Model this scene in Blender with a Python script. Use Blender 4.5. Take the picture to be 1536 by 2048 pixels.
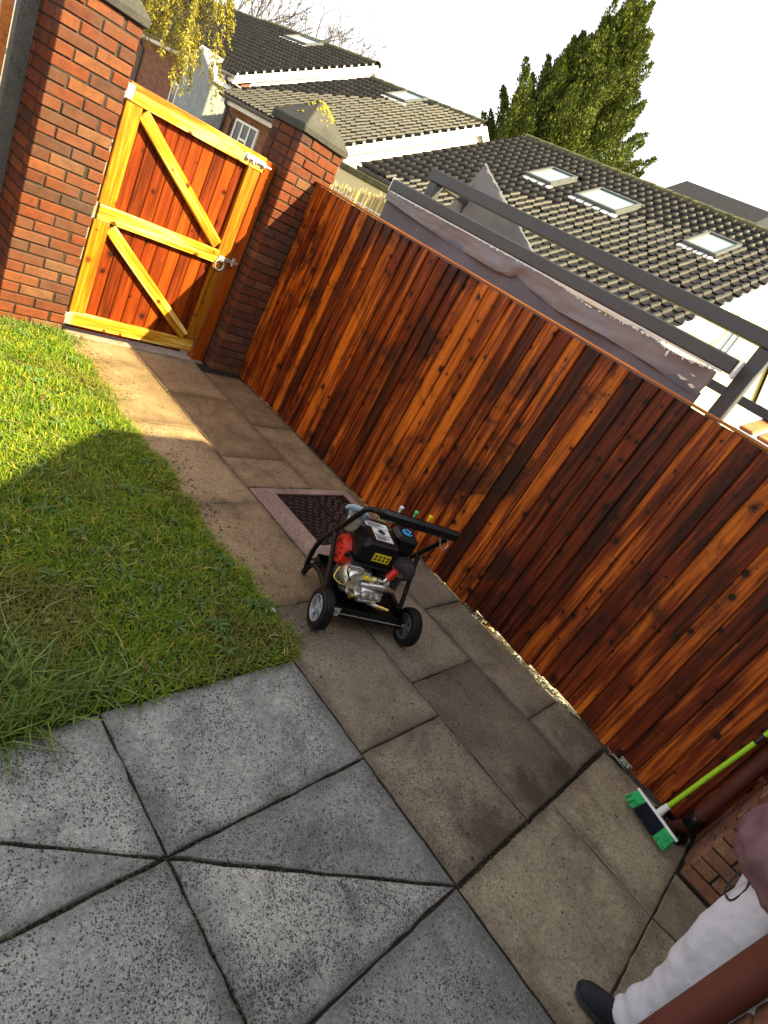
import bpy, bmesh, math, random
import numpy as np
from mathutils import Vector, Matrix, noise as mnoise

random.seed(7); RNG = np.random.default_rng(7)
S = bpy.context.scene
COL = S.collection
for o in list(bpy.data.objects): bpy.data.objects.remove(o)
R = math.radians

# ------------------------------------------------------------------ camera
CAM_H = 1.85
YAW, PITCH, ROLL = R(57.1175), -0.406324, 0.533286
fwd = Vector((math.sin(YAW)*math.cos(PITCH), math.cos(YAW)*math.cos(PITCH), math.sin(PITCH)))
rgt = Vector((math.cos(YAW), -math.sin(YAW), 0)); upv = rgt.cross(fwd)
r2 = math.cos(ROLL)*rgt + math.sin(ROLL)*upv
u2 = -math.sin(ROLL)*rgt + math.cos(ROLL)*upv
cd = bpy.data.cameras.new('camera'); cam = bpy.data.objects.new('camera', cd); COL.objects.link(cam)
M4 = Matrix.Identity(4)
for i in range(3):
    M4[i][0] = r2[i]; M4[i][1] = u2[i]; M4[i][2] = -fwd[i]
M4[2][3] = CAM_H
cam.matrix_world = M4
cd.sensor_fit = 'VERTICAL'; cd.sensor_height = 36.0; cd.lens = 36.0*1170.0/2048.0
cd.clip_start = 0.05; cd.clip_end = 2000
S.camera = cam

# ------------------------------------------------------------------ world and sun
SUN = Vector((0.54, -1.0, 1.0)).normalized()
elev = math.asin(SUN.z); azim = math.atan2(SUN.x, SUN.y)
w = bpy.data.worlds.new('World'); S.world = w; w.use_nodes = True
nt = w.node_tree; nt.nodes.clear()
sky = nt.nodes.new('ShaderNodeTexSky'); sky.sky_type = 'NISHITA'; sky.sun_disc = False
sky.sun_elevation = elev; sky.sun_rotation = azim; sky.dust_density = 1.2; sky.air_density = 1.0; sky.ozone_density = 1.0
hs = nt.nodes.new('ShaderNodeHueSaturation'); hs.inputs['Saturation'].default_value = 0.18
bg = nt.nodes.new('ShaderNodeBackground'); bg.inputs['Strength'].default_value = 0.09
wo = nt.nodes.new('ShaderNodeOutputWorld')
nt.links.new(sky.outputs[0], hs.inputs['Color']); nt.links.new(hs.outputs[0], bg.inputs[0]); nt.links.new(bg.outputs[0], wo.inputs[0])
sl = bpy.data.lights.new('sun', 'SUN'); sl.energy = 5.0; sl.angle = R(0.53); sl.color = (1.0, 0.85, 0.45)
so = bpy.data.objects.new('sun', sl); COL.objects.link(so)
so.rotation_euler = SUN.to_track_quat('Z', 'Y').to_euler(); so.location = (3, -6, 8)
S.view_settings.view_transform = 'Standard'; S.view_settings.look = 'None'
S.view_settings.exposure = 2.1; S.view_settings.gamma = 1.0
S.render.engine = 'CYCLES'
S.cycles.max_bounces = 5; S.cycles.diffuse_bounces = 3; S.cycles.glossy_bounces = 2; S.cycles.transmission_bounces = 2

# ------------------------------------------------------------------ material helpers
class NT:
    def __init__(s, name, rough=0.7, spec=0.3):
        s.m = bpy.data.materials.new(name); s.m.use_nodes = True
        s.t = s.m.node_tree; s.b = s.t.nodes['Principled BSDF']
        s.b.inputs['Roughness'].default_value = rough
        s.b.inputs['Specular IOR Level'].default_value = spec
    def n(s, typ, **kw):
        nd = s.t.nodes.new('ShaderNode'+typ)
        for k, v in kw.items():
            if hasattr(nd, k): setattr(nd, k, v)
            else: s.set(nd.inputs[k.replace('_', ' ')], v)
        return nd
    def set(s, sock, v):
        if isinstance(v, bpy.types.NodeSocket): s.t.links.new(v, sock)
        elif hasattr(v, 'outputs'): s.t.links.new(v.outputs[0], sock)
        else:
            if isinstance(v, (tuple, list)) and len(v) == 3 and sock.type == 'RGBA': v = (*v, 1)
            sock.default_value = v
    def math(s, op, a, b=0.0, c=None, clamp=False):
        nd = s.t.nodes.new('ShaderNodeMath'); nd.operation = op; nd.use_clamp = clamp
        s.set(nd.inputs[0], a); s.set(nd.inputs[1], b)
        if c is not None: s.set(nd.inputs[2], c)
        return nd.outputs[0]
    def mix(s, f, a, b, mode='MIX'):
        nd = s.t.nodes.new('ShaderNodeMix'); nd.data_type = 'RGBA'; nd.blend_type = mode
        s.set(nd.inputs[0], f); s.set(nd.inputs[6], a); s.set(nd.inputs[7], b)
        return nd.outputs[2]
    def ramp(s, f, stops, interp='LINEAR'):
        nd = s.t.nodes.new('ShaderNodeValToRGB'); cr = nd.color_ramp; cr.interpolation = interp
        while len(cr.elements) > 1: cr.elements.remove(cr.elements[-1])
        for i, (p, c) in enumerate(stops):
            e = cr.elements[0] if i == 0 else cr.elements.new(p)
            e.position = p
            if isinstance(c, (int, float)): c = (c, c, c)
            e.color = (*c, 1)
        s.set(nd.inputs[0], f); return nd.outputs[0]
    def coord(s, scale=(1, 1, 1), rand=True, world=False):
        if world: v = s.n('NewGeometry').outputs['Position']
        else: v = s.n('TexCoord').outputs['Object']
        mp = s.t.nodes.new('ShaderNodeMapping'); s.set(mp.inputs['Vector'], v); mp.inputs['Scale'].default_value = scale
        if rand and not world:
            oi = s.n('ObjectInfo').outputs['Random']
            cb = s.t.nodes.new('ShaderNodeCombineXYZ')
            s.set(cb.inputs[0], s.math('MULTIPLY', oi, 37.0)); s.set(cb.inputs[1], s.math('MULTIPLY', oi, 91.0)); s.set(cb.inputs[2], s.math('MULTIPLY', oi, 53.0))
            s.set(mp.inputs['Location'], cb.outputs[0])
        return mp.outputs[0]
    def rand(s): return s.n('ObjectInfo').outputs['Random']
    def noise(s, v, scale, detail=4, rough=0.55, dist=0.0):
        nd = s.t.nodes.new('ShaderNodeTexNoise'); s.set(nd.inputs['Vector'], v)
        nd.inputs['Scale'].default_value = scale; nd.inputs['Detail'].default_value = detail
        nd.inputs['Roughness'].default_value = rough; nd.inputs['Distortion'].default_value = dist
        return nd.outputs['Fac']
    def voro(s, v, scale, feature='F1', dim='3D'):
        nd = s.t.nodes.new('ShaderNodeTexVoronoi'); nd.feature = feature; nd.voronoi_dimensions = dim
        s.set(nd.inputs['Vector'], v); nd.inputs['Scale'].default_value = scale
        return nd
    def bump(s, h, strength=0.3, dist=0.01):
        nd = s.t.nodes.new('ShaderNodeBump'); s.set(nd.inputs['Height'], h)
        nd.inputs['Strength'].default_value = strength; nd.inputs['Distance'].default_value = dist
        s.t.links.new(nd.outputs[0], s.b.inputs['Normal'])
    def col(s, c): s.set(s.b.inputs['Base Color'], c); return s
    def rough(s, v): s.set(s.b.inputs['Roughness'], v)

def plain(name, c, rough=0.6, metal=0.0, spec=0.4, var=0.12, scale=14, bump=0.05):
    k = NT(name, rough, spec); v = k.coord()
    n = k.noise(v, scale, 5)
    lo = tuple(x*(1-var) for x in c); hi = tuple(min(1, x*(1+var)) for x in c)
    k.col(k.ramp(n, [(0.3, lo), (0.7, hi)])); k.b.inputs['Metallic'].default_value = metal
    k.rough(k.math('ADD', rough-0.08, k.math('MULTIPLY', n, 0.16)))
    if bump: k.bump(k.noise(v, scale*8, 3), bump, 0.004)
    return k.m

def wood(name, dark, mid, light, rough=0.45, knots=0.42, kcol=(0.012, 0.005, 0.003), vary=0.8, stain=0.0, spec=0.35, axis='z', ksize=1.0, within=.22):
    k = NT(name, rough, spec)
    sc = {'z': (26, 26, 1.1), 'x': (1.1, 26, 26), 'y': (26, 1.1, 26)}[axis]
    v = k.coord(sc); vk = k.coord((1, 1, 1))
    wob = k.noise(k.coord(tuple(x*(.35 if x > 2 else 1.3) for x in sc)), 1.0, 3, .6)
    g = k.noise(v, 1.6, 5, 0.62, 0.7)
    g2 = k.noise(k.coord(tuple(x*(4 if x > 2 else 1.5) for x in sc)), 1.5, 3, 0.6, 0.3)
    gg = k.math('ADD', k.math('MULTIPLY', g, 0.7), k.math('MULTIPLY', g2, 0.3))
    rnd = k.rand()
    gg = k.math('ADD', gg, k.math('MULTIPLY', k.math('SUBTRACT', rnd, 0.5), 0.26*vary))
    gg = k.math('ADD', gg, k.math('MULTIPLY', k.math('SUBTRACT', wob, 0.5), within))
    c = k.ramp(gg, [(0.30, dark), (0.50, mid), (0.68, light)])
    # knots
    sx = k.t.nodes.new('ShaderNodeSeparateXYZ'); k.set(sx.inputs[0], vk); cb2 = k.t.nodes.new('ShaderNodeCombineXYZ')
    k.set(cb2.inputs[0], k.math('ADD', sx.outputs[0], sx.outputs[1])); k.set(cb2.inputs[1], sx.outputs[2])
    vo = k.voro(cb2.outputs[0], 7.5/ksize, dim='2D')
    sepc = k.t.nodes.new('ShaderNodeSeparateColor'); k.set(sepc.inputs[0], vo.outputs['Color'])
    rad = k.math('MULTIPLY', k.math('LESS_THAN', sepc.outputs[0], knots), k.math('ADD', 0.03, k.math('MULTIPLY', k.math('POWER', sepc.outputs[1], 2.0), 0.16)))
    dist = k.math('ADD', vo.outputs['Distance'], k.math('MULTIPLY', k.math('SUBTRACT', k.noise(vk, 45, 3), 0.5), 0.16))
    kn = k.math('DIVIDE', k.math('SUBTRACT', rad, dist), 0.05, clamp=True)
    halo = k.math('DIVIDE', k.math('SUBTRACT', k.math('MULTIPLY', rad, 2.1), dist), 0.25, clamp=True)
    c = k.mix(k.math('MULTIPLY', halo, 0.55), c, tuple(x*0.7 for x in dark))
    c = k.mix(k.math('MULTIPLY', kn, 0.93), c, kcol)
    if stain:
        wv = k.coord(world=True)
        st = k.noise(wv, 2.1, 6, 0.68, 0.6)
        sm = k.math('MULTIPLY', k.ramp(st, [(0.51, 0.0), (0.64, 1.0)]), stain)
        c = k.mix(sm, c, (0.022, 0.007, 0.005))
    k.col(c); k.bump(gg, 0.25, 0.003)
    k.rough(k.math('ADD', rough-0.1, k.math('MULTIPLY', g, 0.25)))
    return k.m

def concrete(name, a, b, spots=0.5, stain=(0.07, 0.045, 0.03), stainamt=0.5, rough=0.8, spotcol=(0.022, 0.024, 0.026), cscale=1.0, edge=0.0, marks=()):
    k = NT(name, rough, 0.3); v = k.coord()
    n = k.noise(v, 2.2, 3, 0.6); n2 = k.noise(v, 9, 4, 0.7); fine = k.noise(v, 260, 2, 0.6)
    rnd = k.rand()
    f = k.math('ADD', k.math('MULTIPLY', n, 0.5), k.math('ADD', k.math('MULTIPLY', n2, 0.3), k.math('MULTIPLY', k.math('SUBTRACT', rnd, 0.5), 0.22)))
    c = k.ramp(f, [(0.26, a), (0.60, b)])
    c = k.mix(0.5, c, k.ramp(fine, [(0.28, 0.08), (0.5, 0.42), (0.72, 0.85)]), 'OVERLAY')
    mid_ = k.noise(v, 75, 3, 0.7)
    c = k.mix(0.55, c, k.ramp(mid_, [(0.30, 0.16), (0.5, 0.48), (0.70, 0.72)]), 'OVERLAY')
    stn = k.noise(v, 3.1, 5, 0.72, 0.4)
    c = k.mix(k.math('MULTIPLY', k.ramp(stn, [(0.50, 0.0), (0.70, 1.0)]), stainamt), c, stain)
    if marks:   # oil and rust marks, each with its own place on the path
        wp = k.n('NewGeometry').outputs['Position']; wn = k.noise(wp, 9, 5, .7)
        for (mx, my, mr, am) in marks:
            vs = k.t.nodes.new('ShaderNodeVectorMath'); vs.operation = 'DISTANCE'; k.set(vs.inputs[0], wp); vs.inputs[1].default_value = (mx, my, 0)
            d_ = k.math('ADD', k.math('DIVIDE', vs.outputs['Value'], mr), k.math('MULTIPLY', k.math('SUBTRACT', wn, .5), 1.7))
            c = k.mix(k.math('MULTIPLY', k.ramp(d_, [(0.45, 1.0), (1.0, 0.0)]), am), c, (0.045, 0.026, 0.016))
    # lichen spots of two sizes, clustering
    cl = k.noise(v, 3.4, 4, 0.65)
    vd = k.t.nodes.new('ShaderNodeVectorMath'); vd.operation = 'ADD'
    nz = k.t.nodes.new('ShaderNodeTexNoise'); k.set(nz.inputs['Vector'], v); nz.inputs['Scale'].default_value = 110
    sc = k.t.nodes.new('ShaderNodeVectorMath'); sc.operation = 'SCALE'; k.set(sc.inputs[0], nz.outputs['Color']); sc.inputs['Scale'].default_value = 0.005
    k.set(vd.inputs[0], v); k.set(vd.inputs[1], sc.outputs[0])
    tot = None
    for scale, r0, dens in ((165, 0.52, 0.30), (88, 0.40, 0.09), (34, 0.22, 0.03)):
        vo = k.voro(vd.outputs[0], scale); sp = k.t.nodes.new('ShaderNodeSeparateColor'); k.set(sp.inputs[0], vo.outputs['Color'])
        thr = k.math('MULTIPLY', k.ramp(cl, [(0.40, 0.10), (0.70, 2.3)]), k.math('MULTIPLY', k.math('ADD', .45, k.math('MULTIPLY', k.rand(), 1.1)), dens*spots*2))
        on = k.math('LESS_THAN', sp.outputs[0], thr)
        rad = k.math('MULTIPLY', on, k.math('MULTIPLY', k.math('ADD', sp.outputs[1], 0.35), r0))
        m = k.math('DIVIDE', k.math('SUBTRACT', rad, vo.outputs['Distance']), 0.16, clamp=True)
        tot = m if tot is None else k.math('MAXIMUM', tot, m)
    c = k.mix(k.math('MULTIPLY', tot, 0.85), c, spotcol)
    if edge:   # grime that gathers along the slab's margins
        gx = k.t.nodes.new('ShaderNodeSeparateXYZ'); k.set(gx.inputs[0], k.n('TexCoord').outputs['Generated'])
        def ed(q): return k.math('MINIMUM', q, k.math('SUBTRACT', 1.0, q))
        e_ = k.math('MINIMUM', ed(gx.outputs[0]), ed(gx.outputs[1]))
        e_ = k.math('ADD', e_, k.math('MULTIPLY', k.math('SUBTRACT', k.noise(v, 7, 5, .7), .5), .22))
        c = k.mix(k.math('MULTIPLY', k.ramp(e_, [(0.0, 1.0), (0.10, 0.0)]), edge), c, tuple(x*.35 for x in a))
    k.col(c)
    k.bump(k.math('ADD', fine, k.math('MULTIPLY', n2, 1.2)), 0.35, 0.004)
    k.rough(k.math('ADD', rough-0.2, k.math('MULTIPLY', n2, 0.35)))
    return k.m

def brickmat(name, cols, mortarish=0.15):
    k = NT(name, 0.85, 0.2); v = k.coord(); r = k.rand()
    c = k.ramp(r, [(i/(len(cols)-1), x) for i, x in enumerate(cols)])
    n = k.noise(v, 14, 6, 0.7); n3 = k.noise(v, 120, 3, 0.6)
    c = k.mix(0.55, c, k.ramp(n, [(0.25, 0.12), (0.5, 0.5), (0.75, 0.8)]), 'OVERLAY')
    c = k.mix(k.math('MULTIPLY', k.ramp(n3, [(0.35, 1.0), (0.5, 0.0)]), 0.5), c, (0.05, 0.025, 0.02))
    big = k.noise(k.coord(world=True), 2.6, 4, 0.6)
    c = k.mix(k.math('MULTIPLY', k.ramp(big, [(0.48, 0.0), (0.70, 1.0)]), 0.55), c, (0.085, 0.055, 0.042))
    k.col(c); k.bump(k.math('ADD', n3, n), 0.5, 0.004); return k.m

def glass(name, c=(0.03, 0.04, 0.05)):
    k = NT(name, 0.08, 0.6); k.col(k.ramp(k.noise(k.coord(), 2, 2), [(0.3, c), (0.7, tuple(x*1.5 for x in c))])); return k.m

def attrmat(name, rough=0.7, spec=0.25, transl=0.0):
    k = NT(name, rough, spec); a = k.t.nodes.new('ShaderNodeAttribute'); a.attribute_name = 'Col'
    n = k.noise(k.coord(rand=False), 40, 3)
    c = k.mix(0.3, a.outputs['Color'], k.ramp(n, [(0.3, 0.3), (0.7, 0.7)]), 'OVERLAY')
    k.col(c)
    if transl:
        tr = k.t.nodes.new('ShaderNodeBsdfTranslucent'); k.set(tr.inputs[0], c)
        mx = k.t.nodes.new('ShaderNodeMixShader'); mx.inputs[0].default_value = transl
        k.t.links.new(k.b.outputs[0], mx.inputs[1]); k.t.links.new(tr.outputs[0], mx.inputs[2])
        out = [n for n in k.t.nodes if n.type == 'OUTPUT_MATERIAL'][0]
        k.t.links.new(mx.outputs[0], out.inputs['Surface'])
    return k.m

MT = {}
MT['fence'] = wood('stained_fence_wood', (0.026, 0.0044, 0.0014), (0.165, 0.0245, 0.003), (0.58, 0.140, 0.010), 0.50, 0.80, stain=0.85, vary=1.15, within=.62, spec=.2)
MT['fence_cap'] = wood('stained_cap_wood', (0.20, 0.05, 0.012), (0.42, 0.12, 0.02), (0.55, 0.2, 0.04), 0.5, 0.3, axis='y')
MT['gate_board'] = wood('stained_gate_wood', (0.06, 0.009, 0.001), (0.17, 0.024, 0.002), (0.30, 0.060, 0.003), 0.6, 0.42, (0.02, 0.006, 0.003), vary=1.2, spec=.12)
MT['gate_frame'] = wood('sunlit_gate_wood', (0.22, 0.065, 0.004), (0.52, 0.25, 0.014), (0.86, 0.70, 0.24), 0.35, 0.34, (0.09, 0.022, 0.005), vary=0.4, within=.75, axis='x')  # pale yellow tones put sunlight and blow-out into the rail wood's colour
MT['gate_stile'] = wood('amber_gate_wood', (0.13, 0.035, 0.002), (0.30, 0.105, 0.004), (0.50, 0.24, 0.010), 0.38, 0.3, (0.12, 0.03, 0.006), vary=0.5)
MT['patio'] = concrete('grey_slab', (0.25, 0.25, 0.232), (0.52, 0.505, 0.455), 1.1, (0.10, 0.096, 0.086), 0.8, spotcol=(0.014, 0.015, 0.016), edge=.6)
MT['path'] = concrete('washed_slab', (0.20, 0.135, 0.075), (0.40, 0.285, 0.165), 0.3, (0.095, 0.058, 0.032), 0.72, 0.75, spotcol=(0.03, 0.022, 0.016), edge=.5)
MT['path_grey'] = concrete('worn_slab', (0.19, 0.150, 0.105), (0.37, 0.31, 0.225), 0.35, (0.10, 0.075, 0.055), 0.75, 0.75, spotcol=(0.03, 0.024, 0.02), edge=.55, marks=((1.945, 1.31, .07, .8), (2.98, 1.60, .12, .7), (2.02, 1.42, .20, .4), (2.2, .10, .22, .6), (2.62, .16, .14, .7), (2.95, .12, .10, .6)))
MT['wetslab'] = concrete('damp_slab', (0.27, 0.225, 0.15), (0.54, 0.46, 0.31), 0.2, (0.12, 0.08, 0.045), 0.7, 0.62, spotcol=(0.03, 0.022, 0.016), edge=.5)
MT['soil'] = concrete('joint_soil', (0.018, 0.014, 0.010), (0.045, 0.035, 0.025), 0.2)
MT['surround'] = concrete('pebbly_surround', (0.30, 0.20, 0.16), (0.62, 0.46, 0.38), 1.5, (0.16, 0.10, 0.075), 0.5, spotcol=(0.10, 0.06, 0.05))
MT['ground'] = concrete('garden_ground', (0.16, 0.14, 0.10), (0.30, 0.27, 0.20), 0.5)
MT['lawnsoil'] = concrete('lawn_soil', (0.02, 0.022, 0.010), (0.05, 0.055, 0.02), 0.3, stain=(0.05, 0.04, 0.02))
MT['brick'] = brickmat('pier_brick', [(0.075, 0.028, 0.016), (0.13, 0.032, 0.012), (0.155, 0.040, 0.014), (0.09, 0.029, 0.016), (0.15, 0.038, 0.013), (0.06, 0.030, 0.022), (0.17, 0.050, 0.018), (0.15, 0.070, 0.035)])
MT['brick_dark'] = brickmat('house_brick', [(0.18, 0.075, 0.045), (0.24, 0.11, 0.065), (0.30, 0.15, 0.085), (0.16, 0.08, 0.055)])
MT['mortar'] = concrete('mortar', (0.022, 0.016, 0.012), (0.06, 0.043, 0.031), 0.3)
MT['stone'] = concrete('cap_stone', (0.036, 0.034, 0.031), (0.085, 0.080, 0.072), 0.9, stain=(0.03, 0.03, 0.028))
MT['moss'] = plain('moss', (0.28, 0.22, 0.02), 0.95, var=0.6, scale=60, bump=0.6)
MT['cement'] = concrete('post_concrete', (0.12, 0.11, 0.10), (0.22, 0.205, 0.185), 0.5)
MT['galv'] = plain('galvanised_steel', (0.62, 0.63, 0.64), 0.38, 0.85, var=0.15, scale=60)
MT['black_steel'] = plain('black_painted_steel', (0.006, 0.006, 0.0065), 0.28, 0.0, 0.3, var=0.4, scale=20)
MT['rust_steel'] = plain('worn_black_steel', (0.016, 0.011, 0.009), 0.42, 0.1, 0.3, var=0.6, scale=18)
MT['tread'] = plain('highlit_tread_steel', (0.07, 0.055, 0.05), 0.45, 0.3, 0.4, var=0.5, scale=18)  # paler than the plates, dull metal highlights put into the bars' colour
MT['black_plastic'] = plain('black_plastic', (0.006, 0.006, 0.007), 0.24, 0, 0.3, var=0.3, scale=30)
MT['rubber'] = plain('tyre_rubber', (0.009, 0.009, 0.010), 0.55, 0, 0.25, var=0.4, scale=25)
MT['silver'] = plain('silver_hub', (0.50, 0.52, 0.55), 0.35, 0.6, var=0.12)
MT['hubgrey'] = plain('grey_hub', (0.13, 0.135, 0.14), 0.4, 0.3, var=0.2)
MT['alu'] = plain('cast_aluminium', (0.72, 0.70, 0.66), 0.28, 0.9, var=0.3, scale=40, bump=0.3)
MT['aludark'] = plain('dull_engine_casting', (0.10, 0.10, 0.095), 0.5, 0.5, var=0.5, scale=30, bump=0.3)
MT['brass'] = plain('brass', (0.75, 0.55, 0.16), 0.3, 0.9, var=0.15)
MT['red'] = plain('red_plastic', (0.62, 0.025, 0.012), 0.35, 0, 0.5, var=0.12)
MT['white'] = plain('white_label', (0.74, 0.74, 0.72), 0.5, var=0.05)
MT['yellow'] = plain('yellow_label', (0.85, 0.66, 0.01), 0.5, var=0.05)
MT['ink'] = plain('dark_print', (0.02, 0.02, 0.022), 0.5, var=0.1)
MT['blue'] = plain('blue_emblem', (0.06, 0.36, 0.72), 0.35, var=0.1)
MT['glove'] = plain('glove_grey_blue', (0.30, 0.38, 0.42), 0.85, var=0.25, scale=35, bump=0.3)
MT['glovecuff'] = plain('glove_cuff', (0.55, 0.50, 0.42), 0.9, var=0.25, scale=50, bump=0.4)
MT['muffler'] = plain('heat_shield', (0.075, 0.062, 0.065), 0.5, 0.3, var=0.35, scale=25)
MT['lime'] = plain('lime_handle', (0.36, 0.66, 0.015), 0.45, var=0.12, scale=40)
MT['mint'] = plain('green_bristle', (0.05, 0.50, 0.16), 0.6, var=0.35, scale=50)
MT['bristle'] = plain('dark_bristle', (0.008, 0.010, 0.022), 0.7, var=0.5, scale=60)
MT['pipe'] = plain('brown_pipe', (0.10, 0.028, 0.020), 0.36, 0, 0.45, var=0.22, scale=7)
MT['jogger'] = plain('grey_fleece', (0.64, 0.64, 0.71), 0.95, 0, 0.15, var=0.06, scale=90, bump=0.35)
MT['jacket'] = plain('mauve_jacket', (0.16, 0.085, 0.095), 0.6, 0, 0.35, var=0.15, scale=16)
MT['skin'] = plain('skin', (0.45, 0.26, 0.19), 0.55, var=0.08)
MT['hair'] = plain('hair', (0.03, 0.02, 0.015), 0.6, var=0.3, scale=80)
MT['shoe'] = plain('shoe_fabric', (0.014, 0.015, 0.022), 0.75, var=0.3, scale=60)
MT['sole'] = plain('shoe_sole', (0.035, 0.035, 0.04), 0.7, var=0.2)
MT['tile'] = plain('roof_tile', (0.0155, 0.0135, 0.0132), 0.53, 0, 0.24, var=0.5, scale=5, bump=0.15)
MT['tiledeck'] = plain('roof_underlay', (0.02, 0.018, 0.016), 0.8)
MT['ridge'] = plain('mossy_ridge_tile', (0.085, 0.082, 0.03), 0.8, var=0.6, scale=8, bump=0.3)
MT['whitepaint'] = plain('white_paint', (0.80, 0.79, 0.75), 0.6, var=0.04, scale=3)
MT['gutter'] = plain('white_gutter', (0.60, 0.58, 0.57), 0.5, var=0.15, scale=4)
MT['darkgutter'] = plain('dark_gutter', (0.05, 0.045, 0.045), 0.45, var=0.2, scale=4)
MT['cream'] = plain('cream_render', (0.66, 0.58, 0.33), 0.85, var=0.06, scale=4, bump=0.15)
MT['glass'] = glass('window_glass'); 
MT['skyglass'] = glass('sky_tinted_glass', (0.22, 0.29, 0.32));  # light blue-grey base paints the sky's reflection into the panes
MT['lead'] = plain('window_flashing', (0.10, 0.105, 0.11), 0.5, 0.1, var=0.2)
MT['perg'] = plain('pergola_grey', (0.052, 0.055, 0.06), 0.5, 0.0, 0.45, var=0.15, scale=6)
MT['bamboo'] = plain('bamboo_cane', (0.50, 0.40, 0.17), 0.7, var=0.35, scale=9)
MT['bark'] = plain('bark', (0.11, 0.08, 0.055), 0.9, var=0.4, scale=30, bump=0.5)
MT['paletwig'] = plain('pale_twig', (0.12, 0.10, 0.10), 0.85, var=0.3, scale=20)
MT['terracotta'] = plain('terracotta', (0.42, 0.15, 0.05), 0.7, var=0.3, scale=8)
MT['plasticsheet'] = plain('white_sheeting', (0.4, 0.41, 0.42), 0.4, var=0.2, scale=3)
MT['clad'] = plain('weathered_white_boards', (0.22, 0.235, 0.25), 0.7, var=0.2, scale=5)

def fabric(name, c, c2):
    k = NT(name, 0.85, 0.2); v = k.coord(rand=False)
    n = k.noise(v, 2.2, 6, 0.65, 0.6); w_ = k.noise(v, 300, 2)
    k.col(k.mix(0.2, k.ramp(n, [(0.3, c), (0.7, c2)]), k.ramp(w_, [(0.3, 0.2), (0.7, 0.8)]), 'OVERLAY')); k.bump(w_, 0.2, 0.002); return k.m
MT['canvas'] = fabric('grey_canvas', (0.17, 0.158, 0.165), (0.25, 0.235, 0.235))
MT['canvas_dark'] = fabric('slate_canvas', (0.10, 0.104, 0.125), (0.15, 0.153, 0.175))
MT['fray'] = fabric('frayed_threads', (0.55, 0.53, 0.48), (0.75, 0.73, 0.66))
def farbrick():
    k = NT('far_brick_wall', 0.9, 0.2); tc = k.n('TexCoord').outputs['Object']
    sp = k.t.nodes.new('ShaderNodeSeparateXYZ'); k.set(sp.inputs[0], tc); cb = k.t.nodes.new('ShaderNodeCombineXYZ')
    k.set(cb.inputs[0], k.math('ADD', sp.outputs[1], sp.outputs[0])); k.set(cb.inputs[1], sp.outputs[2])
    br = k.t.nodes.new('ShaderNodeTexBrick'); k.set(br.inputs['Vector'], cb.outputs[0]); br.inputs['Scale'].default_value = 1.0
    br.inputs['Brick Width'].default_value = 0.225; br.inputs['Row Height'].default_value = 0.075; br.inputs['Mortar Size'].default_value = 0.008
    br.inputs['Color1'].default_value = (0.16, 0.06, 0.035, 1); br.inputs['Color2'].default_value = (0.23, 0.09, 0.05, 1); br.inputs['Mortar'].default_value = (0.16, 0.12, 0.09, 1)
    k.col(k.mix(0.4, br.outputs['Color'], k.ramp(k.noise(tc, 6, 5), [(0.3, 0.25), (0.7, 0.7)]), 'OVERLAY')); return k.m
MT['farbrick'] = farbrick()
MT['grass'] = attrmat('grass_blades', 0.6, 0.3, 0.35)
MT['leaf'] = attrmat('leaves', 0.65, 0.25, 0.3)
MT['needle'] = attrmat('conifer_needles', 0.7, 0.2, 0.15)

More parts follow.
